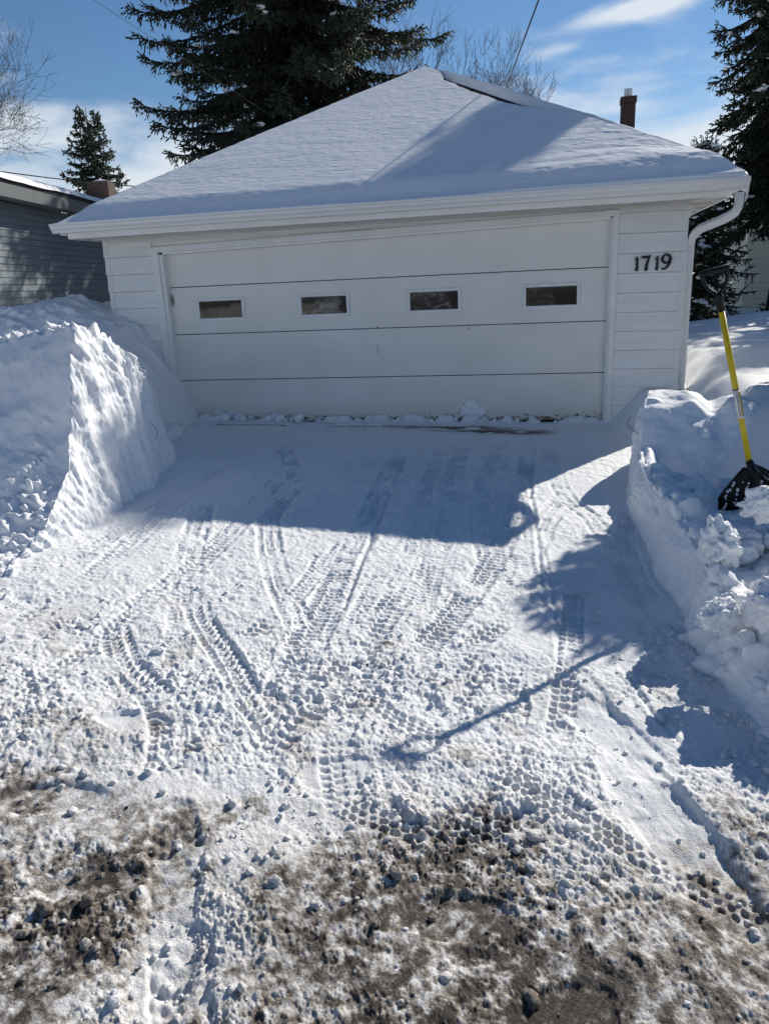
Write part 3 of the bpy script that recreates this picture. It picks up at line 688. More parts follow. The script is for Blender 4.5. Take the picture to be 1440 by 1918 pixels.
# --- loose lumps of snow
def ico(sub):
    t_ = (1 + 5 ** .5) / 2
    v = [(-1, t_, 0), (1, t_, 0), (-1, -t_, 0), (1, -t_, 0), (0, -1, t_), (0, 1, t_), (0, -1, -t_), (0, 1, -t_), (t_, 0, -1), (t_, 0, 1), (-t_, 0, -1), (-t_, 0, 1)]
    v = [np.array(q) / np.linalg.norm(q) for q in v]
    f = [(0, 11, 5), (0, 5, 1), (0, 1, 7), (0, 7, 10), (0, 10, 11), (1, 5, 9), (5, 11, 4), (11, 10, 2), (10, 7, 6), (7, 1, 8), (3, 9, 4), (3, 4, 2), (3, 2, 6), (3, 6, 8), (3, 8, 9), (4, 9, 5), (2, 4, 11), (6, 2, 10), (8, 6, 7), (9, 8, 1)]
    for _ in range(sub):
        mid = {}; nf = []
        def mp_(a, c):
            k = (min(a, c), max(a, c))
            if k not in mid:
                q = v[a] + v[c]; v.append(q / np.linalg.norm(q)); mid[k] = len(v) - 1
            return mid[k]
        for a, c, d in f:
            ab, bc, ca = mp_(a, c), mp_(c, d), mp_(d, a); nf += [(a, ab, ca), (c, bc, ab), (d, ca, bc), (ab, bc, ca)]
        f = nf
    return np.array(v, np.float32), np.array(f, np.int32)
ICO = {k: ico(k) for k in (1, 2, 3, 4)}
def blobs(centers, sizes, seed, sub=1, boxy=0.35, rough=0.35, fl=(0.75, 1.0), fq=1.6):
    rng = np.random.default_rng(seed); v, f = ICO[sub]; n = len(centers)
    A = rng.normal(size=(n, 4)); A /= np.linalg.norm(A, axis=1, keepdims=True)
    w, x, y, z = A.T
    Rm = np.stack([1 - 2 * (y * y + z * z), 2 * (x * y - z * w), 2 * (x * z + y * w), 2 * (x * y + z * w), 1 - 2 * (x * x + z * z), 2 * (y * z - x * w), 2 * (x * z - y * w), 2 * (y * z + x * w), 1 - 2 * (x * x + y * y)], -1).reshape(n, 3, 3)
    sc_ = rng.uniform(0.62, 1.15, (n, 1, 3))
    box = v / (np.abs(v).max(1, keepdims=True)); pv = v * (1 - boxy) + box * boxy * 0.8
    o3 = rng.uniform(0, 500, (n, 1, 3))
    q = v[None] * fq + o3
    nz_ = fb3(q[..., 0], q[..., 1], q[..., 2], 3, seed) - 0.5
    P = pv[None] * sc_ * (1 + rough * 2 * nz_[..., None])
    P = np.einsum('nij,nkj->nki', Rm, P)
    P[..., 2] *= rng.uniform(*fl, (n, 1))
    P = P * np.asarray(sizes)[:, None, None] + np.asarray(centers)[:, None, :]
    F = (f[None] + (np.arange(n) * len(v))[:, None, None]).reshape(-1, 3)
    return P.reshape(-1, 3), F, len(v)

def loose():
    rng = np.random.default_rng(5)
    fl = DNR.ravel() * 0.9 + 0.02
    rad = np.hypot(DX - 4.323, DY + 8.374).ravel()
    wgt = np.clip(fl, 0, 1) * rad ** 2 * (DX.ravel() > 0.9) * (DX.ravel() < 5.2) * (rad > .95) * (DY.ravel() < -0.2)
    wgt *= 0.2 + sm(0.4, 0.65, fb2(DX.ravel() * 2.3, DY.ravel() * 2.3, 3, 41))
    wgt *= np.where(DY.ravel() < -5.0, 2.0, 1.0)
    idx = rng.choice(len(wgt), 2200, p=wgt / wgt.sum())
    s = 0.0035 + 0.012 * rng.random(len(idx)) ** 3.0
    big = rng.random(len(idx)) < 0.010; s = np.where(big, rng.uniform(0.016, 0.030, len(idx)), s)
    c = np.stack([DX.ravel()[idx], DY.ravel()[idx], DH.ravel()[idx] + s * 0.35], -1)
    V, F, k = blobs(c, s, 71, 2, 0.30, 0.55, (.5, .9), 2.2)
    d = np.repeat(np.clip(DDT.ravel()[idx] * rng.uniform(.25, 1.0, len(idx)), 0, .7), k) + 0.3 * DSL.ravel()[np.repeat(idx, k)] * (fb3(V[:, 0] * 60, V[:, 1] * 60, V[:, 2] * 60, 2, 77) - .45)
    # crumbs of snow along the foot of the door
    o = mesh_np('snow_clods', V, [F], M_GROUND, smooth=True, attrs={'dirt': d, 'wet': d * 0})
    tag(o, 'loose clods of snow scattered over the driveway', 'snow clods', kind='stuff')
    n = 90
    x = rng.uniform(0.1, 4.9, n); y = -0.02 - 0.13 * rng.random(n) ** 1.5; s = rng.uniform(0.012, 0.05, n) * (0.5 + (np.abs(x - 1.2) < .8))
    V, F, k = blobs(np.stack([x, y, G(x, y) + 0.03 + s * .3], -1), s, 72, 2, 0.2, 0.4)
    dx_ = np.array([3.38, 3.47, 3.56, 3.50, .42, .58, .70, 1.05]); dz_ = np.array([.13, .19, .14, .09, .14, .10, .07, .06])
    V2, F2, _ = blobs(np.stack([dx_, 0 * dx_, dz_], -1), np.array([.06, .075, .06, .08, .06, .07, .06, .05]), 74, 3, .1, .6, fq=2.2); V2 = V2.copy(); V2[:, 1] = V2[:, 1] * .08 - .001
    F = np.concatenate([F, F2 + len(V)]); V = np.concatenate([V, V2])
    o = mesh_np('snow_crumbs', V, [F], M_SNOW, smooth=True); tag(o, 'crumbs of snow along the foot of the garage door', 'snow crumbs', kind='stuff')
    n = 330
    y = rng.uniform(-6.3, -2.9, n); d = 0.24 + 1.15 * rng.random(n); x = np.array([ipl(q, RB_EDGE) for q in y]) + d
    s = 0.018 + 0.075 * rng.random(n) ** 2.2
    z = rb_top(x, y, d) + G(x, y) * .9 + 0.04 + s * 0.25
    keep = ~((np.abs(x - 5.42) < 0.26) & (np.abs(y + 3.92) < 0.24))
    V, F, k = blobs(np.stack([x, y, z], -1)[keep], s[keep], 73, 3, 0.5, 0.34, fq=2.1)
    o = mesh_np('snow_rubble', V, [F], M_SNOW, smooth=True); tag(o, 'broken lumps of snow filling the hollow of the right bank', 'snow rubble', kind='stuff')
    # the biggest blocks, each its own thing
    for k, (x, y, z, s, lab) in enumerate((
        (5.12, -4.72, .26, .115, 'knobbly snow block on the ridge edge just below left of the shovel blade'),
        (5.22, -5.30, .20, .125, 'biggest rounded snow block, nearest the middle of the right bank edge'),
        (5.02, -5.28, .14, .075, 'small snow lump bulging from the bank edge beside the biggest block'),
        (5.22, -5.62, .07, .085, 'upright curled snow block near the front end of the right bank'),
        (5.30, -5.86, .03, .085, 'rounded snow block at the front foot of the right bank by the frame edge'),
        (5.38, -4.42, .37, .10, 'squarish snow block lying in the hollow in front of the shovel blade'))):
        V, F, _ = blobs(np.zeros((1, 3)), np.array([s]), 80 + k, 4, 0.30, 0.60, fq=2.6)
        o = mesh_np('snow_block', V, [F], M_SNOW, smooth=True); o.location = (x, y, z)
        tag(o, lab, 'snow block', 'snow blocks along the right bank')
loose()

# ------------------------------------------------------------------ garage
XL, XR, YF, YB = -0.74, 5.58, -0.08, 7.7
def tilt(x): return 0.05 * (4.9 - x) / 5.6
gar = thing('garage', 'white hip roofed garage with a wide panel door under a snowy roof', 'garage', (2.42, 0, 0))
OX = 2.42                                     # children are modelled in world axes about the garage's base point
def shift(o):
    o.location.x -= OX; return o
w = MB()
w.box(XL + .02, -0.09, YF + .012, 0.06, -0.3, 2.24); w.box(4.90, XR - .02, YF + .012, 0.06, -0.3, 2.24)
w.hexa([(-0.09, YF + .012, 2.01), (4.90, YF + .012, 2.09), (4.90, .06, 2.09), (-0.09, .06, 2.01), (-0.09, YF + .012, 2.24), (4.90, YF + .012, 2.24), (4.90, .06, 2.24), (-0.09, .06, 2.24)])
w.box(XL + .02, XL + .14, .06, YB, -.3, 2.24); w.box(XR - .14, XR - .02, .06, YB, -.3, 2.24); w.box(XL + .14, XR - .14, YB - .12, YB, -.3, 2.24)
shift(w.build('wall', M_PAINT, gar))
w = MB()
def board(x0, x1, z0, z1, y0=YF, s=0.0):
    a0, a1, b0, b1 = z0 + tilt(x0) * s, z0 + tilt(x1) * s, z1 + tilt(x0) * s, z1 + tilt(x1) * s
    w.hexa([(x0, y0 - .022, a0), (x1, y0 - .022, a1), (x1, y0 + .010, a1), (x0, y0 + .010, a0), (x0, y0 - .002, b0), (x1, y0 - .002, b1), (x1, y0 + .010, b1), (x0, y0 + .010, b0)])
for k in range(-1, 12):
    z0 = 0.015 + 0.1895 * k; z1 = z0 + 0.1815
    if k == 11: z1 = 2.235
    if k <= 9:
        board(XL + .012, -0.148, z0, z1, s=1); board(4.938, XR - .012, z0, z1, s=1)
    elif k == 10:
        board(XL + .012, -0.148, z0, z1, s=1); board(4.938, XR - .012, z0, z1, s=1); board(-0.144, 0.83, 2.115, z1 + .05, s=0); board(0.836, 4.934, 2.140, z1 + .002, s=0)
    else:
        board(XL + .012, XR - .012, z0, z1, s=0)
for k in range(-1, 12):                        # side walls
    z0 = 0.015 + 0.1895 * k; z1 = min(z0 + 0.196, 2.235)
    for x, sgn in ((XL, -1), (XR, 1)):
        xa, xb, xc = x + sgn * .004, x - sgn * .010, x - sgn * .022
        w.hexa([(min(xa, xc), -.06, z0), (max(xa, xc), -.06, z0), (max(xa, xc), YB, z0), (min(xa, xc), YB, z0), (min(xb, xc), -.06, z1), (max(xb, xc), -.06, z1), (max(xb, xc), YB, z1), (min(xb, xc), YB, z1)])
shift(w.build('siding', M_SIDING, gar))
for x, sgn in ((XL, -1), (XR, 1)):             # a folded metal cap on the corner of every course
    w = MB()
    for k in range(-1, 12):
        z0 = 0.012 + 0.1895 * k; z1 = min(z0 + 0.186, 2.232)
        t_ = tilt(x)
        xo, xi = x + sgn * .006, x - sgn * .055
        a, c = min(xo, xi), max(xo, xi)
        w.hexa([(a, YF - .028, z0 + t_), (c, YF - .028, z0 + t_), (c, YF + .03, z0 + t_), (a, YF + .03, z0 + t_), (a, YF - .010, z1 + t_), (c, YF - .010, z1 + t_), (c, YF + .03, z1 + t_), (a, YF + .03, z1 + t_)])
    shift(w.build('corner_trim', M_METAL, gar))
# door casing and jambs
w = MB()
def quad_board(p, y0, y1):                     # p: four (x,z) corners ccw
    w.hexa([(p[0][0], y0, p[0][1]), (p[1][0], y0, p[1][1]), (p[1][0], y1, p[1][1]), (p[0][0], y1, p[0][1]), (p[3][0], y0, p[3][1]), (p[2][0], y0, p[2][1]), (p[2][0], y1, p[2][1]), (p[3][0], y1, p[3][1])])
quad_board([(-.145, -.2), (-.065, -.2), (-.065, 1.985), (-.145, 2.045)], YF - .034, YF + .011)
quad_board([(4.878, -.2), (4.936, -.2), (4.936, 2.135), (4.878, 2.075)], YF - .034, YF + .011)
quad_board([(-.065, 1.985), (4.878, 2.075), (4.936, 2.135), (-.145, 2.045)], YF - .034, YF + .011)
quad_board([(-.075, -.2), (-.022, -.2), (-.022, 1.962), (-.075, 1.965)], YF - .008, .05)
quad_board([(4.858, -.2), (4.890, -.2), (4.890, 2.062), (4.858, 2.060)], YF - .008, .05)
quad_board([(-.022, 1.960), (4.858, 2.050), (4.858, 2.085), (-.022, 1.995)], YF - .006, .05)
shift(w.build('door_frame', M_PAINT, gar, bevel=.004))
# the overhead door: four panels
door = MB(); door.box(-.05, 4.885, .022, .05, -.05, 2.08)
door = shift(door.build('garage_door', M_DARK, gar))
for k in range(4):
    w = MB(); zz0, zz1 = .5334 * k + .004, .5334 * (k + 1) - .004
    if k == 3: zz1 = 2.085
    if k == 0: zz0 = .03
    w.box(-.045, 4.88, 0.0, .021, zz0, zz1)
    o = w.build('door_panel', M_DOOR, door, bevel=.004)
w = MB(); w.box(-.018, .014, -.010, -.0005, 1.42, 1.50); w.tube([(-.002, -.012, 1.39), (-.002, -.016, 1.53)], .007, 8)
w.build('hinge', M_RUST, door, bevel=.003)
w = MB(); w.box(2.405, 2.430, -.006, 0, .79, .89); w.tube([(2.418, -.004, .87), (2.418, -.035, .865), (2.418, -.038, .81), (2.418, -.004, .805)], .006, 8)
w.build('door_handle', M_STEEL, door)
for x, z in ((2.415, 1.078), (3.42, 1.072), (3.42, 1.035), (3.42, .53), (.92, .50)):
    w = MB(); w.tube([(x, -.004, z), (x, .0, z)], .008, 8); w.build('bolt', M_RUSTY, door)
for k in range(4):
    xc = 2.44 + (k - 1.5) * 1.2359; zc = 1.3376; hw_, hh_ = .2935, .128
    w = MB()
    for (a, c, d, e) in ((-hw_, hw_, hh_ - .034, hh_), (-hw_, hw_, -hh_, -hh_ + .034), (-hw_, -hw_ + .034, -hh_ + .034, hh_ - .034), (hw_ - .034, hw_, -hh_ + .034, hh_ - .034)):
        w.box(a, c, -.016, -.0005, d, e)
    win = link(bpy.data.objects.new('window', None), gar); win.location = (xc - OX, 0, zc); win.empty_display_size = .1
    w.build('window_frame', M_PAINT, win, bevel=.005)
    w = MB(); w.box(-hw_ + .034, hw_ - .034, -.006, -.001, -hh_ + .034, hh_ - .034)
    w.build('pane', pane_mat(k), win)

# house number: four black digits
def stroke(pts, wd):
    n = len(pts); L, Rr_ = [], []
    for i, p in enumerate(pts):
        a = Vector(pts[max(i - 1, 0)]); c = Vector(pts[min(i + 1, n - 1)]); d = (c - a).normalized(); q = Vector((-d.y, d.x)); p = Vector(p)
        L.append(p + q * wd[i] / 2); Rr_.append(p - q * wd[i] / 2)
    return L, Rr_
def smooth_pts(pts, k=6):
    P = np.array(pts, float); out = []
    for i in range(len(P) - 1):
        p0, p1, p2, p3 = P[max(i - 1, 0)], P[i], P[i + 1], P[min(i + 2, len(P) - 1)]
        for f in np.linspace(0, 1, k, endpoint=False):
            out.append(0.5 * (2 * p1 + (p2 - p0) * f + (2 * p0 - 5 * p1 + 4 * p2 - p3) * f * f + (3 * p1 - p0 - 3 * p2 + p3) * f ** 3))
    out.append(P[-1]); return out
def digit(strokes, x0, z0, sc_):
    w = MB()
    for k, pts in enumerate(strokes):
        q = smooth_pts(pts); xy = [(p[0], p[1]) for p in q]; wd = [p[2] for p in q]
        L, Rr_ = stroke(xy, wd); n = len(L); dy = .0006 * k
        for i in range(n - 1):
            A, B_, C_, D_ = L[i], Rr_[i], Rr_[i + 1], L[i + 1]
            f = lambda p, y: (x0 + p.x * sc_, y, z0 + p.y * sc_)
            w.hexa([f(B_, -.114 - dy), f(A, -.114 - dy), f(A, -.093), f(B_, -.093), f(C_, -.114 - dy), f(D_, -.114 - dy), f(D_, -.093), f(C_, -.093)])
    return w
ONE = [[(.30, 1.0, .03), (.22, .86, .10), (.08, .78, .05)], [(.26, .99, .07), (.27, .75, .15), (.26, .45, .17), (.26, .2, .19), (.20, .02, .26)]]
SEVEN = [[(-.02, .80, .04), (.05, .90, .13), (.22, .87, .18), (.42, .90, .15), (.58, .98, .05)], [(.54, .97, .08), (.42, .70, .13), (.33, .40, .17), (.30, .15, .20), (.30, .0, .24)]]
NINE = [[(.52, .62, .08), (.44, .48, .12), (.26, .44, .14), (.10, .56, .17), (.07, .74, .19), (.18, .93, .14), (.36, .97, .13), (.52, .86, .17), (.58, .66, .19), (.52, .38, .17), (.36, .14, .15), (.16, .02, .10), (.04, .10, .13)]]
num = link(bpy.data.objects.new('house_number', None), gar); num.location = (-OX, 0, 0)
for st, x, z, s in ((ONE, 5.088, 1.545, .140), (SEVEN, 5.168, 1.545, .148), (ONE, 5.280, 1.545, .135), (NINE, 5.352, 1.548, .146)):
    digit(st, x, z, s).build('digit', M_IRON, num)

# roof
EX0, EX1, EY0, EY1 = -0.985, 5.90, -0.385, 8.1
APX, RY0, RY1, RZ, EZ = 2.335, 4.4, 4.7, 4.61, 2.325
r = MB()
base = [(EX0, EY0), (EX1, EY0), (EX1, EY1), (EX0, EY1)]
for dz in (0, .05): r.v += [(x, y, EZ - .05 + dz) for x, y in base]
r.v += [(APX, RY0, RZ), (APX, RY1, RZ)]
r.f += [(3, 2, 1, 0), (0, 1, 5, 4), (1, 2, 6, 5), (2, 3, 7, 6), (3, 0, 4, 7), (4, 5, 8), (5, 6, 9, 8), (6, 7, 9), (7, 4, 8, 9)]
roof = shift(r.build('roof', M_SHINGLE, gar))

def roof_snow():
    Vs, Fs, off = [], [], 0
    def add(P, flip):
        nonlocal off
        n, m = P.shape[:2]; Vs.append(P.reshape(-1, 3)); Fs.append(grid_faces(n, m, off, flip)); off += n * m
    # front face
    v = np.concatenate([np.linspace(0, .08, 26)[:-1], np.linspace(.08, 1, 230)]); u = np.linspace(0, 1, 420)
    Vv, U = np.meshgrid(v, u, indexing='ij')
    gap = 0.30 * sm(.40, .52, Vv) * (1 - sm(.80, .93, Vv)) * (0.7 + .6 * fb2(Vv * 14, Vv * 0 + 3, 3, 700))
    y = EY0 - .06 + Vv * (RY0 - EY0 + .06)
    xl = EX0 - .09 + Vv * (APX - EX0 + .09); xr = EX1 + .08 * (1 - Vv) - Vv * (EX1 - APX) - gap
    x = xl + U * (xr - xl)
    th = 0.085 + 0.02 * (fb2(x * .8, y * .8, 2, 701) - .5)
    th = th * (0.10 + 0.90 * sm(-.004, .07, Vv)) * (1 - 0.8 * (1 - sm(0, .012, 1 - U)) * (gap > .02)) * (0.35 + .65 * sm(0, .02, U))
    lip = 0.040 * sm(2.5, 5.8, x) * (1 - sm(.03, .16, Vv))
    z = EZ + Vv * (RZ - EZ) + th + lip
    amp = 0.009 + 0.016 * sm(3.2, 5.2, x) * (1 - sm(.35, .6, Vv))
    z = z + (amp * (fb2(x * 2.2 + 3 * fb2(x, y, 2, 5), y * 8 + 2.5 * fb2(x * .9, y * .9, 2, 6), 5, 711, .62) - .5) + .008 * (fb2(x * 12, y * 30, 3, 721) - .5)) * sm(0, .03, Vv)
    sk = [np.stack([x[0], np.full(len(u), EY0 - yo), EZ - zo + 0.034 * sm(2.5, 5.8, x[0]) * (zo < .02)], -1)[None] for yo, zo in ((.09, .075), (.112, .03), (.108, .012), (.09, -.004))]
    add(np.concatenate(sk + [np.stack([x, y, z], -1)], 0), False)
    # right face: thicker, swelling over the hip
    v = np.linspace(0, 1, 160); u = np.concatenate([np.linspace(0, .05, 22)[:-1], np.linspace(.05, 1, 60)])
    Vv, U = np.meshgrid(v, u, indexing='ij')
    ya = EY0 - .07 + Vv * (RY0 - EY0 + .07); yb = EY1 - Vv * (EY1 - RY1)
    y = ya + U * (yb - ya); x = EX1 + .115 - Vv * (EX1 + .115 - APX)
    th = 0.145 * np.sqrt(np.clip(sm(-.002, .035, U), 0, 1)) * (0.55 + 0.45 * sm(0, .06, Vv))
    th = th * (0.80 + .4 * fb2(y * 1.2, x * 1.2, 3, 731)) * (0.80 + .20 * (1 - sm(.3, .9, Vv))) * (1 - .55 * sm(.88, 1, Vv))
    z = EZ + Vv * (RZ - EZ) + th
    P = np.stack([x, y, z], -1)
    P = np.concatenate([P[:1] + np.array([[[.0, 0, -.10]]]), P[:1] + np.array([[[.025, 0, -.05]]]), P], 0)
    P = np.concatenate([P[:, :1] + np.array([[[-.01, .03, -.14]]]), P[:, :1] + np.array([[[-.01, 0, -.05]]]), P], 1)
    add(P, False)
    # lip of the right corner, drooping over the gutter
    # left and back faces
    for k in range(2):
        Vv, U = np.meshgrid(np.linspace(0, 1, 40), np.linspace(0, 1, 40), indexing='ij')
        if k == 0: y = EY0 + Vv * (RY0 - EY0) + U * ((EY1 - Vv * (EY1 - RY1)) - (EY0 + Vv * (RY0 - EY0))); x = EX0 - .02 + Vv * (APX - EX0 + .02)
        else: y = EY1 - Vv * (EY1 - RY1); x = EX0 + Vv * (APX - EX0) + U * ((EX1 - Vv * (EX1 - APX)) - (EX0 + Vv * (APX - EX0)))
        z = EZ + Vv * (RZ - EZ) + .085 * (0.3 + .7 * sm(0, .06, Vv))
        add(np.stack([x, y, z], -1), k == 0)
    return np.concatenate(Vs), Fs
V, F = roof_snow()
mesh_np('roof_snow', V, F, M_ROOFSNOW, roof, smooth=True)
# eaves: fascia boards, rafter tails, gutters, downspout
w = MB()
w.box(EX0 + .01, EX1 - .01, EY0 - .005, EY0 + .02, EZ - .16, EZ - .052)
w.box(EX0 - .005, EX0 + .02, EY0 + .022, EY1, EZ - .16, EZ - .052); w.box(EX1 - .02, EX1 + .005, EY0 + .022, EY1, EZ - .16, EZ - .052)
shift(w.build('fascia', M_PAINT, gar))
for y in np.arange(0.05, 7.6, .55):
    for x0, x1 in ((XR + .01, EX1 - .022), (EX0 + .022, XL - .01)):
        w = MB(); w.box(x0, x1, y, y + .04, EZ - .155, EZ - .056); shift(w.build('rafter_tail', M_PAINT, gar))
for s_, x in ((1, XR), (-1, XL)):              # diagonal corner rafter
    xe = EX1 - .03 if s_ > 0 else EX0 + .03
    a = Vector((x, -.04, 0)); c = Vector((xe, EY0 + .03, 0)); n_ = (c - a).cross(Vector((0, 0, 1))).normalized() * .02
    w = MB(); w.hexa([(*(a - n_).xy, EZ - .155), (*(c - n_).xy, EZ - .155), (*(c + n_).xy, EZ - .155), (*(a + n_).xy, EZ - .155), (*(a - n_).xy, EZ - .057), (*(c - n_).xy, EZ - .057), (*(c + n_).xy, EZ - .057), (*(a + n_).xy, EZ - .057)])
    shift(w.build('rafter_tail', M_PAINT, gar))
w = MB(); w.box(XR + .002, XR + .03, -.07, 7.6, 2.03, 2.14); shift(w.build('frieze_board', M_PAINT, gar))
KP = [(0, 0), (0, -.092), (.075, -.095), (.085, -.070), (.105, -.050), (.112, -.026), (.125, -.020), (.125, 0), (.118, 0), (.112, -.012), (.07, -.012)]
w = MB()
w.sweep(KP, [((EX0 - .125, EY0 - .007, EZ - .004), (0, -1, 0), (0, 0, 1)), ((EX1 + .125, EY0 - .007, EZ - .010), (0, -1, 0), (0, 0, 1))])
shift(w.build('gutter', M_METAL, gar))
w = MB()
w.sweep(KP, [((EX1 + .007, EY0 + .0, EZ - .012), (1, 0, 0), (0, 0, 1)), ((EX1 + .007, EY1, EZ - .02), (1, 0, 0), (0, 0, 1))])
shift(w.build('gutter', M_METAL, gar)); w = MB()
w.sweep(KP, [((EX0 - .007, EY0 + .0, EZ - .02), (-1, 0, 0), (0, 0, 1)), ((EX0 - .007, EY1, EZ - .02), (-1, 0, 0), (0, 0, 1))])
shift(w.build('gutter', M_METAL, gar))
w = MB()                                        # ribbed rectangular downspout
pth = smooth_pts([(5.955, -.44, 2.19), (5.955, -.44, 2.10), (5.935, -.425, 2.03), (5.875, -.36, 1.985), (5.78, -.25, 1.945), (5.695, -.11, 1.91), (5.645, -.03, 1.85), (5.632, -.005, 1.76)], 7)
pth = [Vector(p) for p in pth]
prof = [(-.034, -.026), (-.011, -.022), (0, -.026), (.011, -.022), (.034, -.026), (.034, .026), (.011, .022), (-.011, .022), (-.034, .026)]
path = []
for i, p in enumerate(pth):
    t_ = (pth[min(i + 1, len(pth) - 1)] - pth[max(i - 1, 0)]).normalized()
    sd_ = Vector((.62, .78, 0)).cross(t_).normalized() if abs(t_.z) < .98 else Vector((1, 0, 0))
    sd_ = Vector((1, 0, 0)) - t_ * t_.x if abs(t_.x) < .75 else Vector((0, 0, 1)) - t_ * t_.z
    sd_.normalize()
    if path and sd_.dot(path[-1][1]) < 0: sd_ = -sd_
    if path: sd_ = (path[-1][1] - t_ * path[-1][1].dot(t_)).normalized()
    k = 1.0 + (.05 if i % 2 else 0)
    path.append((p, sd_ * k, t_.cross(sd_) * k))
w.sweep(prof, path)
ds = MB(); ds.sweep(prof, [((5.632, -.005, 1.80), (1, 0, 0), (0, 1, 0)), ((5.630, -.005, .05), (1, 0, 0), (0, 1, 0))])
dsp = shift(ds.build('downspout', M_METAL, gar)); w.build('elbow', M_METAL, dsp)

# ------------------------------------------------------------------ snow shovel
def shovel():
    t = thing('snow_shovel', 'black snow shovel with a yellow shaft standing in the right snow bank', 'shovel', (5.43, -3.92, .30))
    o0 = Vector((5.43, -3.92, .30))
    B = Vector((5.425, -3.90, .425)) - o0; Tp = Vector((5.197, -3.84, 1.362)) - o0
    ax = (Tp - B).normalized()
    side = Vector((1, .12, 0)); side = (side - ax * side.dot(ax)).normalized(); nrm = side.cross(ax)     # nrm points to the viewer or away
    if nrm.y > 0: nrm = -nrm; 
    w = MB(); w.tube([B - ax * .04, B + ax * .3, Tp - ax * .02], .0165, 16); w.build('shaft', M_YELLOW, t, smooth=True)
    w = MB(); a, c = B + ax * .30, B + ax * .46
    w.tube([a, c], .0172, 16); lab = w.build('sticker', M_STICK, t, smooth=True)
    w = MB(); w.tube([c, c + ax * .006], .0176, 16)
    for i in range(9):
        p = a + ax * (.02 + .014 * i) + nrm * .0165 - side * .0060
        w.hexa([tuple(p + side * u * .0022 + ax * v * .005 + nrm * h for u, v in ((-1, -1), (1, -1), (1, 1), (-1, 1))) for h in ()] or
               [tuple(p + side * u * .0024 + ax * v * .0045 + nrm * h) for h in (-.001, .0016) for u, v in ((-1, -1), (1, -1), (1, 1), (-1, 1))])
    w.build('print', M_INK, lab)
    w = MB()
    p = (a + c) / 2
    q = nrm * .0142 + side * .0098
    n2 = q.normalized(); s2 = ax.cross(n2)
    w.hexa([tuple(p + q + s2 * u * .006 + ax * v * .07 + n2 * h) for h in (-.002, .0011) for u, v in ((-1, -1), (1, -1), (1, 1), (-1, 1))])
    w.build('print', M_OLIVE, lab)
    # D grip
    w = MB(); w.tube([Tp - ax * .07, Tp + ax * .01, Tp + ax * .035], [.0215, .0215, .019], 14)
    hgt, hw = .150, .062
    for s_ in (-1, 1):
        pts = [Tp + ax * .02, Tp + ax * .04 + side * s_ * .022, Tp + ax * .07 + side * s_ * .048, Tp + ax * .105 + side * s_ * hw, Tp + ax * hgt + side * s_ * (hw + .004)]
        w.tube([Vector(p) for p in smooth_pts(pts, 4)], .0105, 8)
    w.build('grip', M_BLACK, t, smooth=True)
    w = MB(); w.tube([Tp + ax * hgt - side * (hw + .014), Tp + ax * hgt + side * (hw + .014)], .0185, 12); w.build('grip_bar', M_BLACK, t, bevel=.003, smooth=True)
    # blade: a curved scoop seen from behind, its ribs standing proud
    n, m = 15, 25
    u = np.linspace(-1, 1, m); v = np.linspace(0, 1, n)
    hb = .235
    def surf(uu, vv, off=0.0):
        half = .030 + .158 * min(1.0, (vv / .62)) ** 0.9 if vv < .62 else .188 + .004 * (vv - .62)
        bow = .055 * (1 - uu * uu) * 0.9 - .06 * vv * vv
        drop = -vv * hb + .02
        return B + side * (uu * half) + ax * drop + nrm * (bow - .012 + off)
    V = []; 
    for off in (0, -.006):
        for vv in v:
            for uu in u: V.append(tuple(surf(uu, vv, off)))
    nn = n * m
    Fc = np.concatenate([grid_faces(n, m), grid_faces(n, m, nn, True)])
    rim = []
    for i in range(m - 1): rim += [(i, i + nn, i + 1 + nn, i + 1), ((n - 1) * m + i, (n - 1) * m + i + 1, (n - 1) * m + i + 1 + nn, (n - 1) * m + i + nn)]
    for i in range(n - 1): rim += [(i * m, (i + 1) * m, (i + 1) * m + nn, i * m + nn), (i * m + m - 1, i * m + m - 1 + nn, (i + 1) * m + m - 1 + nn, (i + 1) * m + m - 1)]
    bl = mesh_np('blade', V, [Fc, np.array(rim)], M_BLACK, t, smooth=True)
    w = MB()
    for uu in (-1, -.7, -.42, .42, .7, 1):
        w.tube([surf(uu * (1 if abs(uu) == 1 else 1), vv, .004) for vv in np.linspace(0.0, 1, 9)], .0065, 6)
    w.tube([B + ax * .05 + nrm * .004, surf(0, .15, .012), surf(0, .5, .014), surf(0, .9, .004)], [.021, .024, .019, .010], 10)
    w.tube([surf(q, 1, .0) for q in np.linspace(-1, 1, 15)], .006, 6)
    w.build('rib', M_BLACK, bl)
    # snow packed between the ribs
    rng = np.random.default_rng(3); c = []; s = []
    for lo, hi in ((-.94, -.76), (-.65, -.46), (-.36, -.16), (.16, .36), (.48, .65), (.76, .94)):
        for vv in np.arange(.30, .97, .02):
            if rng.random() < (.42 if lo < 0 else .55):
                c.append(tuple(surf(rng.uniform(lo + .04, hi - .04), vv, .003))); s.append(rng.uniform(.005, .0095))
    Vb, Fb, _ = blobs(np.array(c), np.array(s), 91, 2, .1, .35); tag(mesh_np('packed_snow', Vb, [Fb], M_SNOW, bl, smooth=True), kind='stuff')
shovel()

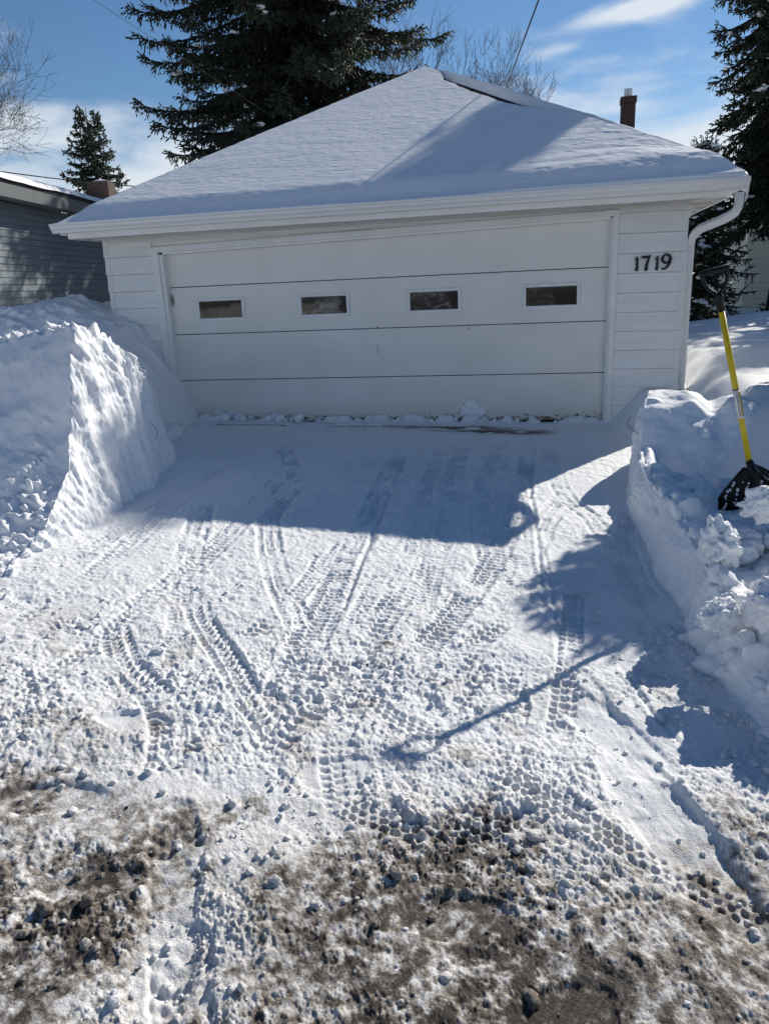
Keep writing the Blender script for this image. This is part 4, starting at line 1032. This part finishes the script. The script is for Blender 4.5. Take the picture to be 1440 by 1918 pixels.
# ------------------------------------------------------------------ twigs and litter
def twig(pts, r, label):
    w = MB(); w.tube([Vector(p) for p in smooth_pts(pts, 6)], r, 5); tag(w.build('twig', M_TWIG, None, smooth=True), label, 'twig', 'twigs poking out of the snow')
twig([(1.09, -2.78, .52), (1.17, -2.80, .46), (1.15, -2.82, .38)], .0022, 'short dark twig sticking out of the cut face of the tall left bank')
twig([(4.98, -2.35, .33), (4.90, -2.30, .40), (4.93, -2.22, .44)], .0026, 'curved dark twig on the driveway face of the right bank')
def litter():
    rng = np.random.default_rng(9); ok = (DY.ravel() < -0.4) & (DX.ravel() > 1.2) & (DX.ravel() < 4.9)
    rad = np.hypot(DX - 4.323, DY + 8.374).ravel(); wgt = ok * rad ** 2; idx = rng.choice(len(wgt), 50, p=wgt / wgt.sum())
    V, F, k = blobs(np.stack([DX.ravel()[idx], DY.ravel()[idx], DH.ravel()[idx] + .004], -1), rng.uniform(.003, .009, len(idx)), 95, 1, .2, .5, (.3, .5))
    tag(mesh_np('bark_litter', V, [F], M_BARK, smooth=True), 'specks of bark and dead leaf lying on the driveway snow', 'litter', kind='stuff')
litter()

# ------------------------------------------------------------------ grey house on the left
def house_left():
    t = thing('house', 'grey sided house with a snowy low roof at the left edge', 'house', (-3.42, 2.0, 0), math.radians(10))
    y0, y1, x0, ez = -3.2, 11.2, -7.0, 2.92
    w = MB(); w.box(x0, -.02, y0, y1, -.2, ez); w.build('wall', M_GREY, t)
    w = MB()
    for k in range(34):
        z = -.2 + .094 * k
        if z + .09 > ez - .02: break
        w.hexa([(-.019, y0, z), (.012, y0, z), (.012, y1, z), (-.019, y1, z), (-.019, y0, z + .090), (.000, y0, z + .090), (.000, y1, z + .090), (-.019, y1, z + .090)])
    w.build('siding', M_GREY, t)
    w = MB()
    for k in range(4): w.box(-.015 + .09 * k, .07 + .09 * k, y0 - .3, y1 + .3, ez + .012, ez + .03)
    w.build('soffit', M_FASCIA, t)
    w = MB(); w.box(.345, .375, y0 - .3, y1 + .3, ez - .03, ez + .15); w.build('fascia', M_FASCIA, t)
    rz, rx = 4.25, -3.5
    w = MB()
    ya, yb = y0 - .3, y1 + .3
    w.v = [(.385, ya, ez + .152), (.385, yb, ez + .152), (rx, ya, rz), (rx, yb, rz), (2 * rx - .385, ya, ez + .152), (2 * rx - .385, yb, ez + .152), (.385, ya, ez + .215), (.385, yb, ez + .215), (rx, ya, rz + .06), (rx, yb, rz + .06), (2 * rx - .385, ya, ez + .215), (2 * rx - .385, yb, ez + .215)]
    w.f = [(0, 2, 3, 1), (2, 4, 5, 3), (6, 7, 9, 8), (8, 9, 11, 10), (0, 1, 7, 6), (4, 10, 11, 5), (0, 6, 8, 2), (2, 8, 10, 4), (1, 3, 9, 7), (3, 5, 11, 9)]
    rf = w.build('roof', M_SHINGLE, t)
    U, Vv = np.meshgrid(np.linspace(0, 1, 120), np.linspace(0, 1, 160), indexing='ij')
    y = ya - .03 + U * (yb - ya + .06)
    def face(sgn):
        xe, xr = (.42, rx) if sgn > 0 else (2 * rx - .42, rx)
        x = xe + Vv * (xr - xe)
        z = ez + .215 + Vv * (rz + .06 - ez - .215) + .05 * np.sqrt(sm(-.004, .03, Vv)) + .05 * (fb2(x, y, 3, 801) - .5) - .03 * (1 - sm(0, .02, Vv))
        return np.stack([x, y, z], -1)
    P, Q = face(1), face(-1)
    V = np.concatenate([P.reshape(-1, 3), Q.reshape(-1, 3)])
    mesh_np('roof_snow', V, [grid_faces(120, 160, 0, False), grid_faces(120, 160, 120 * 160, True)], M_ROOFSNOW, rf, smooth=True)
    w = MB(); w.box(-2.72, -2.16, 9.65, 10.2, 3.5, 4.50); ch = w.build('chimney', M_TANBRICK, t, bevel=.01)
    V, F, _ = blobs(np.array([(-2.44, 9.92, 4.51)]), np.array([.28]), 802, 3, .4, .2, (.25, .26)); mesh_np('snow_cap', V, [F], M_SNOW, ch, smooth=True)
house_left()

# ------------------------------------------------------------------ houses behind
def house_back():
    t = thing('house', 'house behind the garage of which only the brick chimney shows over the roof', 'house', (4, 26, 0))
    w = MB(); w.box(-4.5, 4.2, -3.4, 3.4, 0, 4.3); w.build('wall', M_BLOCK, t)
    w = MB(); w.v = [(-5, -4, 4.3), (4.7, -4, 4.3), (4.7, 4, 4.3), (-5, 4, 4.3), (-5, 0, 5.9), (4.7, 0, 5.9)]
    w.f = [(0, 1, 5, 4), (2, 3, 4, 5), (1, 2, 5), (3, 0, 4), (3, 2, 1, 0)]; w.build('roof', M_ROOFSNOW, t)
    w = MB(); w.box(2.68, 3.20, -1.25, -.75, 4.4, 7.80); w.box(2.645, 3.235, -1.285, -.715, 7.802, 8.03); ch = w.build('chimney', M_BRICK, t, bevel=.015)
    w = MB(); w.tube([(2.93, -1, 8.03), (2.93, -1, 8.09)], .10, 12); w.tube([(2.93, -1, 8.092), (2.93, -1, 8.32)], .155, 16); w.build('flue_cap', M_STEEL, ch)
house_back()
def house_right():
    t = thing('house', 'pale block house seen behind the spruce at the right edge', 'house', (9.0, 13.0, 0))
    w = MB(); w.box(0, 7, 0, 6, -.2, 2.9); w.build('wall', M_BLOCK, t)
    w = MB(); w.v = [(-.4, -.4, 2.9), (7.4, -.4, 2.9), (7.4, 6.4, 2.9), (-.4, 6.4, 2.9), (-.4, 3, 3.7), (7.4, 3, 3.7)]
    w.f = [(0, 1, 5, 4), (2, 3, 4, 5), (1, 2, 5), (3, 0, 4), (3, 2, 1, 0)]; w.build('roof', M_ROOFSNOW, t)
    win = MB(); win.box(.66, .73, -.03, .0, .75, 1.85); win.box(1.5, 1.57, -.03, .0, .75, 1.85); win.box(.73, 1.5, -.03, .0, 1.78, 1.85); win.box(.73, 1.5, -.03, 0, .75, .82)
    f = win.build('window', M_PAINT, t); p = MB(); p.box(.73, 1.5, -.01, -.002, .82, 1.78); p.build('pane', M_DARK, f)
house_right()

# ------------------------------------------------------------------ trees
def unit(a): return a / (np.linalg.norm(a, axis=-1, keepdims=True) + 1e-9)
def spindles(P0, P1, r, seed):
    n = len(P0); d = unit(P1 - P0)
    ref = np.where(np.abs(d[:, 2:3]) > .9, np.array([[1., 0, 0]]), np.array([[0, 0, 1.]]))
    a = unit(np.cross(d, ref)); c = np.cross(d, a)
    rng = np.random.default_rng(seed); th0 = rng.uniform(0, 6.28, n)
    M_ = P0 + (P1 - P0) * 0.42
    V = np.empty((n, 5, 3), np.float32); V[:, 0] = P0; V[:, 4] = P1
    for k in range(3):
        th = th0 + k * 2.0944
        V[:, 1 + k] = M_ + (a * np.cos(th)[:, None] + c * np.sin(th)[:, None]) * r[:, None]
    f = np.array([(0, 2, 1), (0, 3, 2), (0, 1, 3), (4, 1, 2), (4, 2, 3), (4, 3, 1)])
    F = (f[None] + (np.arange(n) * 5)[:, None, None]).reshape(-1, 3)
    return V.reshape(-1, 3), F
def tubes_np(P0, P1, r0, r1, k=4):
    n = len(P0); d = unit(P1 - P0)
    ref = np.where(np.abs(d[:, 2:3]) > .9, np.array([[1., 0, 0]]), np.array([[0, 0, 1.]]))
    a = unit(np.cross(d, ref)); c = np.cross(d, a)
    V = np.empty((n, 2 * k, 3), np.float32)
    for j in range(k):
        th = 6.2832 * j / k; o = a * math.cos(th) + c * math.sin(th)
        V[:, j] = P0 + o * r0[:, None]; V[:, k + j] = P1 + o * r1[:, None]
    f = np.array([(j, (j + 1) % k, k + (j + 1) % k, k + j) for j in range(k)])
    F = (f[None] + (np.arange(n) * 2 * k)[:, None, None]).reshape(-1, 4)
    return V.reshape(-1, 3), F
def spruce(label, base, H, rfun, z0, nb, seed, step=.15, lat=.75, tw=.22, tstep=.075, rad=.022, droop=.45, snow=0, cat='tree', name='spruce_tree', fork=False, keep=None, snow_r=(.07, .2), hang=.55, var=(.72, 1.12), ztop=99):
    rng = np.random.default_rng(seed); t = thing(name, label, cat, base)
    w = MB(); zs = np.linspace(0, min(H, ztop - .1), 12)
    w.tube([(0.06 * math.sin(z), .05 * math.cos(z * .8), z) for z in zs], [max(.02, .019 * H * (1 - z / H) ** .8) for z in zs], 9); w.build('trunk', M_BARK, t, smooth=True)
    LS, LD, LL, BT, B0, B1, R0, R1 = [], [], [], [], [], [], [], []
    snowp = []
    for i in range(nb):
        q = (i + rng.random()) / nb
        z = z0 + (H - z0) * q ** .85
        a = i * 2.399 + rng.normal(0, .35); L = rfun(z) * rng.uniform(*var)
        if L < .05: continue
        ht = z / H
        e0 = math.radians(-8 + 40 * max(0, ht - .55) / .45 + rng.normal(0, 7))
        n = max(4, int(L / .25)); tt = np.linspace(0, 1, n + 1)
        el = e0 - droop * np.sin(np.pi * np.minimum(tt * .85, 1)) * (1 - .6 * max(0, ht - .6)) + .75 * tt ** 3
        aa = a + .25 * rng.normal() * tt
        seg = np.stack([np.cos(aa) * np.cos(el), np.sin(aa) * np.cos(el), np.sin(el)], -1) * (L / n)
        o_ = np.array([(0.55 * sm(.55, .8, ht) * (1 if i % 2 else -1)) if fork else 0.0, 0, z - (.35 * (i % 2) * ht if fork else 0)])
        P = np.concatenate([[o_], o_ + np.cumsum(seg[:-1], 0)])
        rb = .012 + .011 * L * (1 - tt)
        if keep is not None and not keep(P[-1], rng): continue
        B0.append(P[:-1]); B1.append(P[1:]); R0.append(rb[:-1]); R1.append(rb[1:])
        ns = max(3, int(L * .92 / step)); s = .05 + .95 * (np.arange(ns) + rng.random(ns) * .6) / ns
        fi = np.clip(s, 0, .999) * n; k = fi.astype(int); f = (fi - k)[:, None]
        pos = P[k] * (1 - f) + P[np.minimum(k + 1, n)] * f
        tan = unit(seg[k]); hor = unit(np.stack([-tan[:, 1], tan[:, 0], 0 * tan[:, 0]], -1))
        for sg in (-1, 1, 0):
            if sg == 0:
                sel = rng.random(ns) < hang; p_ = pos[sel]; d_ = unit(tan[sel] * rng.uniform(.1, .5, (sel.sum(), 1)) + rng.normal(0, .25, (sel.sum(), 3)) + np.array([0, 0, -1.0])); s_ = s[sel]; l_ = lat * .65 * rng.uniform(.4, 1.1, sel.sum()) * (1 - .4 * s_)
            else:
                d_ = unit(tan * rng.uniform(.5, 1.0, (ns, 1)) + sg * hor * rng.uniform(.6, 1.0, (ns, 1)) + np.array([0, 0, -1.]) * rng.uniform(.0, .75, (ns, 1)) * (1 - .75 * s[:, None] ** 3))
                p_ = pos; s_ = s; l_ = lat * rng.uniform(.45, 1.15, ns) * (1 - .55 * s) * min(1, .35 + L / 3)
            LS.append(p_); LD.append(d_); LL.append(l_)
        LS.append(P[-2:-1]); LD.append(unit(seg[-1:])); LL.append(np.array([max(.2, L / n * 1.2)]))
        for _ in range(3):
            if rng.random() < snow:
                u = rng.uniform(.35, .98); k = int(u * n); snowp.append(P[min(k, n)] + rng.normal(0, .12, 3) * np.array([1, 1, .2]))
    LS = np.concatenate(LS); LD = np.concatenate(LD); LL = np.concatenate(LL)
    P0, P1, Rr_ = [LS], [LS + LD * LL[:, None]], [np.full(len(LS), rad)]
    cnt = np.maximum(2, (LL / tstep).astype(int)); idx = np.repeat(np.arange(len(LS)), cnt)
    m = len(idx); u = rng.uniform(.08, 1.0, m); st = LS[idx] + LD[idx] * (LL[idx] * u)[:, None]
    sd_ = unit(np.cross(LD[idx], rng.normal(size=(m, 3)))); 
    dr = unit(LD[idx] * rng.uniform(.6, 1.1, (m, 1)) + sd_ * rng.uniform(.45, .9, (m, 1)) + np.array([0, 0, -.28]))
    l2 = tw * rng.uniform(.4, 1.1, m) * (1 - .45 * u)
    P0.append(st); P1.append(st + dr * l2[:, None]); Rr_.append(rad * rng.uniform(.65, 1.0, m))
    P0, P1, Rr_ = np.concatenate(P0), np.concatenate(P1), np.concatenate(Rr_); ok_ = np.maximum(P0[:, 2], P1[:, 2]) < ztop
    V, F = spindles(P0[ok_], P1[ok_], Rr_[ok_], seed)
    cr = mesh_np('crown', V, [F], M_NEEDLE, t)
    B0, B1, R0, R1 = np.concatenate(B0), np.concatenate(B1), np.concatenate(R0), np.concatenate(R1); ok_ = np.maximum(B0[:, 2], B1[:, 2]) < ztop
    V, F = tubes_np(B0[ok_], B1[ok_], R0[ok_], R1[ok_], 5)
    mesh_np('branches', V, [F], M_BARK, t, smooth=True)
    if snowp:
        c = np.array(snowp) + np.array([0, 0, .04]); s = rng.uniform(*snow_r, len(c)) * rng.uniform(.5, 1, len(c))
        c = np.concatenate([c, c + rng.normal(0, 1, c.shape) * s[:, None] * np.array([1, 1, .3]), c + rng.normal(0, 1, c.shape) * s[:, None] * np.array([1.2, 1.2, .4])]); s = np.concatenate([s, s * .7, s * .5])
        V, F, _ = blobs(c, s, seed + 1, 2, 0, .7, (.38, .6)); tag(mesh_np('snow_patches', V, [F], M_SNOW, t, smooth=True), kind='stuff')
    return t
# big spruce behind the garage
spruce('big dark spruce with drooping boughs rising behind the garage roof', (-1.75, 10.9, .4), 15.0,
       lambda z: float(np.interp(z, [0, 3, 4.5, 6, 7.5, 9, 12, 15], [3.0, 3.2, 3.4, 3.8, 3.6, 3.5, 2.9, .6])), 2.2, 380, 21, step=.10, lat=.72, tw=.22, tstep=.06, rad=.022, droop=.30, snow=.30, snow_r=(.05, .13), hang=1.0)
# spruce at the right
spruce('dark snow dusted spruce at the right edge beyond the garage corner', (9.08, 10.3, .5), 9.4,
       lambda z: float(np.interp(z, [0, 1, 3, 6, 8.2, 9.0, 9.4], [1.75, 1.85, 1.9, 1.65, 1.05, .9, .7])), 2.2, 380, 31, step=.085, lat=.55, tw=.18, tstep=.05, rad=.021, droop=.65, snow=.24, snow_r=(.05, .12), hang=.7, ztop=9.28)
spruce('unseen spruce added beyond the right snow bank to shade the yard', (11.0, 8.4, .5), 6.0,
       lambda z: float(np.interp(z, [0, 1, 4, 6.0], [2.6, 2.7, 1.6, .1])), .6, 210, 33, step=.16, lat=.6, tw=.24, tstep=.09, rad=.026, droop=.5)  # extra tree out of view, added to put the right yard in shade
spruce('low dark evergreen bush beside the right corner of the garage', (7.25, 9.3, .5), 3.4,
       lambda z: float(np.interp(z, [0, .6, 1.8, 3.7], [1.0, 1.1, .95, .1])), .1, 170, 41, step=.09, lat=.38, tw=.16, tstep=.05, rad=.018, droop=.3, snow=.3, cat='shrub', name='evergreen_bush', snow_r=(.05, .12))
spruce('small distant spruce with two tops between the grey roof and the garage', (-25.4, 40.5, 1.0), 12.4,
       lambda z: float(np.interp(z, [0, 5, 8, 10, 12.4], [3.7, 3.1, 2.1, 1.2, .12])), 2.5, 170, 51, step=.16, lat=.75, tw=.34, tstep=.10, rad=.058, droop=.3, fork=True)
spruce('unseen evergreen column added to cast the shadow beside the right snow bank', (6.84, -1.03, .0), 2.75,
       lambda z: float(np.interp(z, [0, .8, 1.4, 1.95, 2.75], [.40, .44, .60, .66, .64])), .05, 760, 61, step=.04, lat=.09, tw=.055, tstep=.02, rad=.017, droop=-.10, var=(.90, 1.04), ztop=2.50, cat='shrub', name='evergreen_bush')  # guessed shrub, never in view, shaped so its shadow falls beside the bank

def bare_tree(label, base, H, seed, spread=.5, levels=6, name='bare_tree', trunk=.13, cat='tree', lean=(0, 0), thin=1.0):
    rng = np.random.default_rng(seed); t = thing(name, label, cat, base); segs = []
    def grow(p, d, L, r, lev):
        n = 4; 
        for i in range(n):
            d = d + rng.normal(0, .09, 3) + np.array([0, 0, .05]); d /= np.linalg.norm(d)
            q = p + d * L / n; r2 = r * (1 - .09); segs.append((p, q, r, r2, lev)); p, r = q, r2
            if lev >= 1 and i >= 1 and lev < levels and rng.random() < .75: 
                sd_ = np.cross(d, rng.normal(size=3)); sd_ /= np.linalg.norm(sd_) + 1e-9
                grow(p, d * .75 + sd_ * rng.uniform(.45, .9), L * rng.uniform(.45, .72), r * .55, lev + 1 + (rng.random() < .3))
        if lev < levels:
            for k in range(2 if lev else 4):
                sd_ = np.cross(d, rng.normal(size=3)); sd_ /= np.linalg.norm(sd_) + 1e-9
                grow(p, d + sd_ * spread * rng.uniform(.5, 1.2), L * rng.uniform(.62, .85), r * .68, lev + 1)
    d0 = np.array([lean[0], lean[1], 1.0]); grow(np.zeros(3), d0 / np.linalg.norm(d0), H * .30, trunk, 0)
    P0 = np.array([s[0] for s in segs]); P1 = np.array([s[1] for s in segs]); r0 = np.maximum(np.array([s[2] for s in segs]), .006 * thin); r1 = np.maximum(np.array([s[3] for s in segs]), .005 * thin); lv = np.array([s[4] for s in segs])
    for nm, k, kk in (('trunk', lv == 0, 8), ('crown', lv > 0, 4)):
        V, F = tubes_np(P0[k], P1[k], r0[k], r1[k], kk); mesh_np(nm, V, [F], M_TWIG, t, smooth=True)
    return t
bare_tree('tall bare tree with fine twigs at the left edge above the grey roof', (-16.6, 17.5, .5), 13.0, 5, .55, 6, lean=(-.02, 0), thin=.75)
bare_tree('bare tree rising right behind the peak of the garage roof', (-.6, 33, .6), 13.6, 8, .42, 6, thin=1.0)
bare_tree('bare spreading tree just right of the overhead wire, behind the roof', (1.5, 36, .6), 12.6, 12, .42, 6, thin=1.0)
bare_tree('small bare tree top peeping over the grey roof beside the distant spruce', (-14.4, 20.5, .5), 5.3, 15, .5, 5, trunk=.05, thin=.9)

# ------------------------------------------------------------------ overhead wires
def wire(label, pts, r, sag=0.0):
    w = MB(); pts = [Vector(p) for p in pts]; out = []
    for i in range(41):
        f = i / 40; p = pts[0].lerp(pts[1], f); p.z -= sag * 4 * f * (1 - f); out.append(p)
    w.tube(out, r, 6); o = w.build('overhead_wire', M_WIRE, None, smooth=True); tag(o, label, 'wire', 'overhead wires')
wire('black overhead wire dropping steeply to the right end of the garage roof peak', ((6.39, -13.0, 4.73), (.85, 21.0, 3.85)), .009)
wire('thin overhead wire crossing in front of the big spruce', ((-3.02, 2.0, 6.2), (-.73, 6.1, 4.55)), .003)
wire('dark overhead wire sagging over the grey roof at the left edge', ((-13.9, 15.0, 5.75), (-6.4, 24.0, 5.55)), .018, .25)
